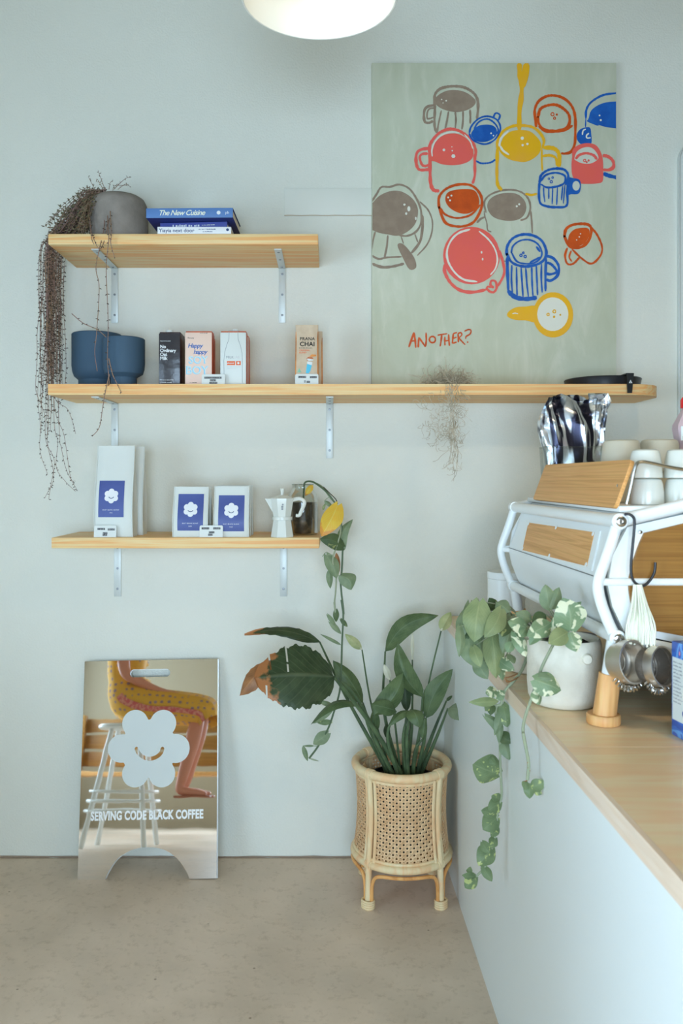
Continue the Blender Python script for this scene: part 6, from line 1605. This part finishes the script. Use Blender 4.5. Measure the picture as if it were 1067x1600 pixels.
# far plant: fat bunch of hanging leaves and one long trail down the counter front
sB_ = V(xb, YPB, ZT + 0.11)
DB = 2.20
trail = [sB_ + V(-.02, -.02, 0), G(520, 400, 2.22), G(545, 500, 2.16), G(520, 590, 2.13), G(470, 660, 2.12), G(405, 735, 2.12), G(392, 800, 2.12), K(422, 240, 2.12), K(425, 330, 2.12), K(447, 470, 2.12), K(450, 620, 2.12), K(455, 720, 2.12), K(460, 860, 2.12), K(440, 930, 2.12), K(430, 1000, 2.12), K(425, 1090, 2.12), K(400, 1200, 2.12), K(350, 1345, 2.12), K(285, 1420, 2.12)]
stem(potB, trail, [0.0042, 0.0036, 0.0028], 'stem_pale', 'trailing_stem', sub=5)
for a_, b_, c_ in (((490, 620), (440, 640), (410, 645)), ((485, 650), (430, 670), (420, 650)), ((495, 640), (450, 665), (425, 660))): stem(potB, [G(*a_, 2.11), G(*b_, 2.10), G(*c_, 2.10)], 0.0014, 'dead_leaf', 'aerial_root', 6, 4)
BL_ = [(145, 340, 142, 522, 0.014, 'pothos', {}), (178, 250, 150, 420, 0.020, 'pothos', {}), (205, 205, 190, 440, 0.022, 'pothos', {}), (262, 192, 232, 432, 0.040, 'pothos_light', dict(fold=0.1)), (268, 195, 262, 405, 0.030, 'pothos', {}), (392, 236, 292, 405, 0.026, 'pothos_light', dict(side=-0.08)), (335, 370, 362, 648, 0.030, 'pothos_light', dict(fold=0.25)), (300, 360, 280, 560, 0.024, 'pothos', {}), (200, 400, 262, 588, 0.030, 'pothos', dict(side=0.1)), (240, 540, 312, 652, 0.022, 'pothos', dict(fold=0.15)), (225, 460, 270, 580, 0.018, 'pothos_light', {}),
 (452, 280, 398, 502, 0.028, 'pothos', {}), (352, 245, 322, 168, 0.017, 'pothos_dark', dict(shape='oval')), (362, 195, 445, 252, 0.020, 'pothos', dict(shape='oval')), (500, 260, 560, 300, 0.015, 'pothos', {}), (430, 300, 400, 400, 0.020, 'pothos_dark', {}), (180, 330, 200, 420, 0.02, 'pothos_dark', {}), (330, 300, 300, 470, 0.022, 'pothos', {}),
 (380, 540, 470, 600, 0.018, 'pothos_variegated', dict(shape='heart')), (385, 580, 400, 660, 0.012, 'pothos_variegated', {}), (440, 505, 470, 560, 0.012, 'pothos', {})]
for i, q in enumerate(BL_):
    dz = 2.16 + 0.05 * ((i * 7) % 5 - 2) / 2
    A, B = G(q[0], q[1], dz), G(q[2], q[3], dz - 0.03)
    kw = dict(shape='heart', fold=0.16, sag=0.14); kw.update(q[6])
    leaf(potB, A, B, q[4], q[5], seed=i, face=(R.uniform(-.5, .3), -1, R.uniform(0, .4)), **kw)
    stem(potB, [sB_ + V(R.uniform(-.03, .02), R.uniform(-.03, .02), 0), sB_.lerp(A, 0.6) + V(0, 0, 0.02), A], [0.0026, 0.0016], 'stem_pale', 'petiole', 6, 4)
TL = [(425, 130, 350, 150, 0.016, 'pothos_variegated'), (430, 140, 475, 190, 0.016, 'pothos_variegated'), (440, 205, 232, 210, 0.012, 'pothos_light'), (390, 210, 345, 270, 0.012, 'pothos_deep'), (470, 222, 500, 385, 0.022, 'pothos_deep'), (462, 250, 412, 442, 0.012, 'pothos'), (390, 215, 385, 300, 0.012, 'pothos_dark'), (345, 310, 442, 495, 0.016, 'pothos'), (445, 430, 532, 492, 0.018, 'pothos_dark'), (470, 480, 515, 612, 0.018, 'pothos'),
 (440, 705, 262, 640, 0.042, 'pothos_deep'), (358, 590, 420, 640, 0.010, 'pothos_deep'), (452, 880, 390, 862, 0.014, 'pothos_deep'), (452, 900, 368, 962, 0.020, 'pothos_deep'), (435, 985, 318, 962, 0.018, 'pothos_deep'), (430, 1010, 330, 1095, 0.027, 'pothos_deep'), (440, 1065, 385, 1145, 0.013, 'pothos_deep'), (420, 1150, 380, 1222, 0.014, 'pothos_deep'), (392, 1215, 300, 1345, 0.028, 'pothos_deep'), (325, 1180, 375, 1260, 0.014, 'pothos_deep'), (330, 1350, 395, 1455, 0.014, 'pothos_deep'), (282, 1422, 205, 1500, 0.020, 'pothos_deep'), (285, 1420, 185, 1410, 0.010, 'pothos_deep'), (230, 1400, 245, 1352, 0.008, 'pothos_deep')]
for i, q in enumerate(TL):
    kw = dict(shape='heart' if q[4] > 0.013 else 'lance', fold=0.16, sag=0.10)
    if i == 7: kw.update(side=-0.25, fold=0.3)
    leaf(potB, K(q[0], q[1], 2.12), K(q[2], q[3], 2.10), q[4], q[5], seed=40 + i, face=(R.uniform(-.4, .2), -1, 0.2), **kw)
    c_ = min(trail, key=lambda p: (p - K(q[0], q[1], 2.12)).length)
# ------------------------------------------------------------------ pendant lamp
mat('enamel', S(236, 228, 206), 0.35)
mat('bulb_glow', (1, 0.86, 0.66, 1), 0.4, emit=((1.0, 0.80, 0.55, 1), 0.5))
def pendant(lx, ly, lz, label, energy):
  lp = thing('pendant_lamp', label, 'lamp', (lx, ly, lz), 0, 'enamel pendant lamps')
  rL = 0.197
  prof = [(rL, 0.0), (rL * 0.985, 0.018), (rL * 0.93, 0.055), (rL * 0.80, 0.10), (rL * 0.60, 0.14), (rL * 0.36, 0.170), (rL * 0.2, 0.185), (0.03, 0.19)]
  MB().lathe(prof + [(0.027, 0.186)] + [(max(r - 0.003, 0.02), z - 0.003) for r, z in reversed(prof[:-1])], (lx, ly, lz), 64, caps=False).build('shade', 'enamel', lp, 60)
  MB().torus((lx, ly, lz), rL, 0.0032, n=64, k=8).build('rolled_rim', 'enamel', lp)
  MB().lathe([(0.03, 0.188), (0.03, 0.26), (0.022, 0.275), (0, 0.278)], (lx, ly, lz), 24).build('socket_cap', 'enamel', lp)
  MB().lathe([(0, 0.062), (0.018, 0.066), (0.029, 0.085), (0.028, 0.105), (0.016, 0.135), (0.014, 0.172), (0, 0.172)], (lx, ly, lz), 24).build('bulb', 'bulb_glow', lp)
  MB().tube([V(lx, ly, lz + 0.275), V(lx, ly, ZC - 0.02)], 0.0035, 8).build('flex', 'black_plastic', lp)
  MB().lathe([(0.05, 0), (0.05, 0.02), (0, 0.022)], (lx, ly, ZC - 0.022), 24).build('ceiling_rose', 'enamel', lp)
  pl_ = bpy.data.lights.new('pendant_light', 'POINT'); pl_.energy = energy; pl_.color = (1.0, 0.78, 0.52); pl_.shadow_soft_size = 0.03
  po = bpy.data.objects.new('pendant_light', pl_); po.location = (lx, ly, lz + 0.035); COL.objects.link(po)

pendant((499 - VX) * 2.1 / F, 2.1 - D0, 2.705, 'cream enamel dome pendant lamp glowing warm at the top of the picture', 0.34)
pendant(1.02, -2.15, 2.705, 'added cream enamel dome pendant lamp, out of view, brightening the service counter', 13.0)  # unseen lamp, added to brighten the worktop and the machine
# ------------------------------------------------------------------ what the sign mirrors: a guest on a white bar stool beside the camera
m = mat('floral_cloth', S(206, 160, 62), 0.8)
tc = N(m, 'ShaderNodeTexCoord'); vo = N(m, 'ShaderNodeTexVoronoi', Scale=26.0); vo.inputs['Randomness'].default_value = 0.35; LK(m, tc.outputs['Object'], vo.inputs['Vector'])
r1 = ramp(m, [(0.22, S(128, 112, 128)), (0.32, S(208, 162, 66))]); LK(m, vo.outputs['Distance'], r1.inputs['Fac'])
LK(m, r1.outputs[0], BS(m).inputs['Base Color'])
mat('lace_band', S(186, 96, 96), 0.8, mottle=(S(214, 150, 130), 60, 0.45, 0.6))
mat('skin', S(188, 136, 112), 0.5, spec=0.4)
mat('hair', (0.05, 0.03, 0.02, 1), 0.5)
mat('leather', S(150, 98, 74), 0.45)
gx0, gy0 = -1.26, -2.22
st_ = thing('bar_stool', 'white metal bar stool with a guest seated on it, seen in the mirror sign', 'stool', (gx0, gy0, 0))
MB().lathe([(0, 0.672), (0.175, 0.672), (0.19, 0.682), (0.19, 0.694), (0.18, 0.702), (0, 0.696)], (gx0, gy0, 0), 36).build('seat', 'white_metal', st_)
for k in range(4):
    a = PI / 4 + k * PI / 2
    MB().tube([V(gx0 + 0.12 * math.cos(a), gy0 + 0.12 * math.sin(a), 0.675), V(gx0 + 0.26 * math.cos(a), gy0 + 0.26 * math.sin(a), 0.002)], 0.0155, 10).build('leg', 'white_metal', st_)
for z, r_ in ((0.20, 0.224), (0.255, 0.213), (0.31, 0.201)): MB().torus((gx0, gy0, z), r_, 0.009, n=40, k=8).build('foot_ring', 'white_metal', st_)
gt = thing('bar_table', 'tall white round bar table beside the bar stool, seen in the mirror sign', 'table', (-1.86, -1.95, 0))
MB().lathe([(0, 0.985), (0.33, 0.985), (0.34, 0.99), (0.34, 1.005), (0.33, 1.01), (0, 1.01)], (-1.86, -1.95, 0), 40).build('tabletop', 'white_metal', gt)
MB().tube([V(-1.86, -1.95, 0.02), V(-1.86, -1.95, 0.985)], 0.03, 14).build('pedestal', 'white_metal', gt)
MB().lathe([(0, 0.0), (0.22, 0.001), (0.21, 0.014), (0.05, 0.03), (0, 0.03)], (-1.86, -1.95, 0), 32).build('base_plate', 'white_metal', gt)
bn = thing('bench', 'low wooden bench with a slatted back beside the shopfront', 'bench', (-1.35, -3.7, 0))
for k in range(3): MB().box((-1.35, -3.50 - 0.13 * k, 0.44), (1.5, 0.12, 0.03), 0.004).build('seat_slat', 'oak', bn)
for k in range(3): MB().box((-1.35, -3.88, 0.56 + 0.13 * k), (1.5, 0.025, 0.11), 0.004).build('back_slat', 'oak_end', bn)
for x in (-2.02, -0.68):
    MB().box((x, -3.50, 0.212), (0.06, 0.06, 0.424), 0.004).build('leg', 'oak_end', bn); MB().box((x, -3.83, 0.45), (0.06, 0.05, 0.898), 0.004).build('leg', 'oak_end', bn)
# the guest: one skinned body, profile towards the counter
def skinned(verts, edges, root_i, name, m, parent, sub=2):
    me = bpy.data.meshes.new(name); me.from_pydata([v[0] for v in verts], edges, [])
    o = bpy.data.objects.new(name, me); COL.objects.link(o)
    sk = o.modifiers.new('skin', 'SKIN'); sk.use_smooth_shade = True; sk.branch_smoothing = 0.6
    sv = me.skin_vertices[0].data if me.skin_vertices else None
    if sv is None:
        b = bmesh.new(); b.from_mesh(me); b.verts.layers.skin.verify(); b.to_mesh(me); b.free(); sv = me.skin_vertices[0].data
    for i, v in enumerate(verts):
        r_ = v[1]; sv[i].radius = r_ if isinstance(r_, tuple) else (r_, r_); sv[i].use_root = (i == root_i)
    ss = o.modifiers.new('smooth', 'SUBSURF'); ss.levels = sub; ss.render_levels = sub
    dg = bpy.context.evaluated_depsgraph_get()
    me2 = bpy.data.meshes.new_from_object(o.evaluated_get(dg)); bpy.data.objects.remove(o)
    me2.materials.clear(); me2.materials.append(M_[m]); me2.name = name
    off = parent.location
    for v in me2.vertices: v.co -= off
    o2 = bpy.data.objects.new(name, me2); COL.objects.link(o2); o2.parent = parent
    return o2
X0 = gx0 - 0.04
pe = thing('person', 'person in a yellow floral dress with a pink band, seated on the bar stool', 'person', (gx0, gy0, 0.70))
bv, be = [], []
def bvx(p, r_, link=None):
    bv.append((p, r_)); i = len(bv) - 1
    if link is not None: be.append((link, i))
    return i
pv = bvx((X0 + 0.02, gy0, 0.80), (0.13, 0.11))
ws = bvx((X0, gy0, 0.97), (0.115, 0.09), pv); ch = bvx((X0 - 0.01, gy0, 1.15), (0.135, 0.10), ws)
nb = bvx((X0, gy0, 1.29), (0.06, 0.06), ch); nk = bvx((X0 + 0.02, gy0, 1.36), 0.05, nb)
jw = bvx((X0 + 0.045, gy0, 1.42), (0.065, 0.07), nk); hc = bvx((X0 + 0.03, gy0, 1.50), (0.082, 0.095), jw); ht = bvx((X0 + 0.02, gy0, 1.57), (0.06, 0.07), hc)
for s in (-1, 1):
    hp = bvx((X0 + 0.06, gy0 + s * 0.10, 0.79), 0.085, pv); kn = bvx((X0 + 0.49, gy0 + s * 0.095, 0.775), 0.058, hp)
    cf = bvx((X0 + 0.455, gy0 + s * 0.09, 0.60), 0.05, kn); an = bvx((X0 + 0.40, gy0 + s * 0.085, 0.36), 0.034, cf); hl = bvx((X0 + 0.385, gy0 + s * 0.085, 0.315), 0.034, an)
    bl = bvx((X0 + 0.50, gy0 + s * 0.09, 0.30), (0.036, 0.026), hl); bvx((X0 + 0.565, gy0 + s * 0.09, 0.295), (0.028, 0.016), bl)
    sh = bvx((X0 - 0.01, gy0 + s * 0.165, 1.245), 0.052, ch); el = bvx((X0 + 0.03, gy0 + s * 0.215, 0.99), 0.040, sh); wr = bvx((X0 + 0.22, gy0 + s * 0.13, 0.90), 0.026, el)
    pm = bvx((X0 + 0.29, gy0 + s * 0.10, 0.885), (0.034, 0.016), wr)
    for k, (dy, L_, r_) in enumerate(((-0.027, 0.062, 0.0085), (-0.009, 0.072, 0.009), (0.009, 0.068, 0.0088), (0.026, 0.052, 0.008))):
        f1 = bvx((X0 + 0.33, gy0 + s * 0.10 + dy, 0.886), r_, pm); f2 = bvx((X0 + 0.33 + L_ * 0.55, gy0 + s * 0.10 + dy, 0.880), r_ * 0.9, f1); bvx((X0 + 0.33 + L_, gy0 + s * 0.10 + dy * 1.05, 0.866), r_ * 0.75, f2)
    t1 = bvx((X0 + 0.27, gy0 + s * 0.10 - s * 0.040, 0.885), 0.010, pm); bvx((X0 + 0.305, gy0 + s * 0.10 - s * 0.058, 0.878), 0.0085, t1)
skinned(bv, be, pv, 'body', 'skin', pe)
for s in (-1, 1):
    MB().lathe([(0, -0.010), (0.008, -0.006), (0.010, 0), (0.008, 0.006), (0, 0.010)], (X0 + 0.108, gy0 + s * 0.033, 1.495), 10).build('eye', 'ink_white', pe)
    MB().lathe([(0, -0.005), (0.004, 0), (0, 0.005)], (X0 + 0.1155, gy0 + s * 0.033, 1.495), 8).build('iris', 'hair', pe)
    MB().lathe([(0, -0.028), (0.012, -0.014), (0.014, 0.008), (0, 0.026)], (X0 + 0.022, gy0 + s * 0.094, 1.49), 10, sq=(1, 0.6)).build('ear', 'skin', pe)
MB().tube([V(X0 + 0.108, gy0, 1.505), V(X0 + 0.130, gy0, 1.468), V(X0 + 0.112, gy0, 1.458)], [0.010, 0.015, 0.010], 8).build('nose', 'skin', pe)
MB().tube([V(X0 + 0.102, gy0 - 0.024, 1.428), V(X0 + 0.113, gy0, 1.427), V(X0 + 0.102, gy0 + 0.024, 1.428)], [0.004, 0.008, 0.004], 8).build('lips', 'lace_band', pe)
MB().lathe([(0.104, -0.21), (0.112, -0.10), (0.110, 0.0), (0.098, 0.06), (0.062, 0.10), (0, 0.115)], (X0 - 0.008, gy0, 1.49), 28, Matrix.Rotation(math.radians(-14), 3, 'Y')).build('hair', 'hair', pe)
# dress: bodice and a full skirt over the thighs
path = cr([V(X0 - 0.008, gy0, 1.265), V(X0 - 0.01, gy0, 1.15), V(X0, gy0, 0.98), V(X0 + 0.05, gy0, 0.87), V(X0 + 0.20, gy0, 0.815), V(X0 + 0.38, gy0, 0.80), V(X0 + 0.52, gy0, 0.775), V(X0 + 0.56, gy0, 0.72)], 5)
wide = [0.155, 0.165, 0.150, 0.20, 0.225, 0.235, 0.245, 0.26]; thick = [0.095, 0.125, 0.115, 0.15, 0.112, 0.10, 0.095, 0.075]
rows = []; n_ = len(path)
for i, p in enumerate(path):
    f_ = i / (n_ - 1) * 7; k = min(int(f_), 6); w_ = lerp(wide[k], wide[k + 1], f_ - k); h_ = lerp(thick[k], thick[k + 1], f_ - k)
    t_ = (path[min(i + 1, n_ - 1)] - path[max(i - 1, 0)]).normalized(); nn_ = t_.cross(V(0, 1, 0)).normalized()
    rows.append([p + V(0, 1, 0) * (w_ * math.cos(a) * (1 + 0.03 * math.sin(a * 9) * i / n_)) + nn_ * (h_ * math.sin(a) * (1 + 0.05 * math.sin(a * 11) * i / n_)) for a in [2 * PI * j / 48 for j in range(48)]])
dr_ = MB().grid(rows, [(0.0, 0.0)] * (48 * n_), wrap=True).build('dress', 'floral_cloth', pe, 60, fix=True)
cen = [sum(r_, V(0, 0, 0)) / 48 for r_ in rows]
for s in (0, PI):                                # pink lace band running along each side of the skirt
    bd = []
    for i in range(14, n_):
        ro = []
        for j in range(5):
            a = (s - 0.42 + 0.30 * j / 4) if s == 0 else (s + 0.42 - 0.30 * j / 4)
            f_ = (a % (2 * PI)) / (2 * PI) * 48; k = int(f_) % 48
            v = rows[i][k].lerp(rows[i][(k + 1) % 48], f_ - int(f_)); ro.append(cen[i] + (v - cen[i]) * 1.02)
        bd.append(ro)
    MB().grid(bd).build('pink_band', 'lace_band', dr_, 60, fix=False)
for s in (-1, 1):
    MB().tube([V(X0 - 0.01, gy0 + s * 0.14, 1.265), V(X0 + 0.0, gy0 + s * 0.195, 1.17), V(X0 + 0.015, gy0 + s * 0.225, 1.09)], [0.062, 0.066, 0.072], 14).build('sleeve', 'floral_cloth', dr_)
    MB().box((X0 + 0.475, gy0 + s * 0.09, 0.281), (0.22, 0.075, 0.014), 0.006).build('sandal', 'leather', pe)
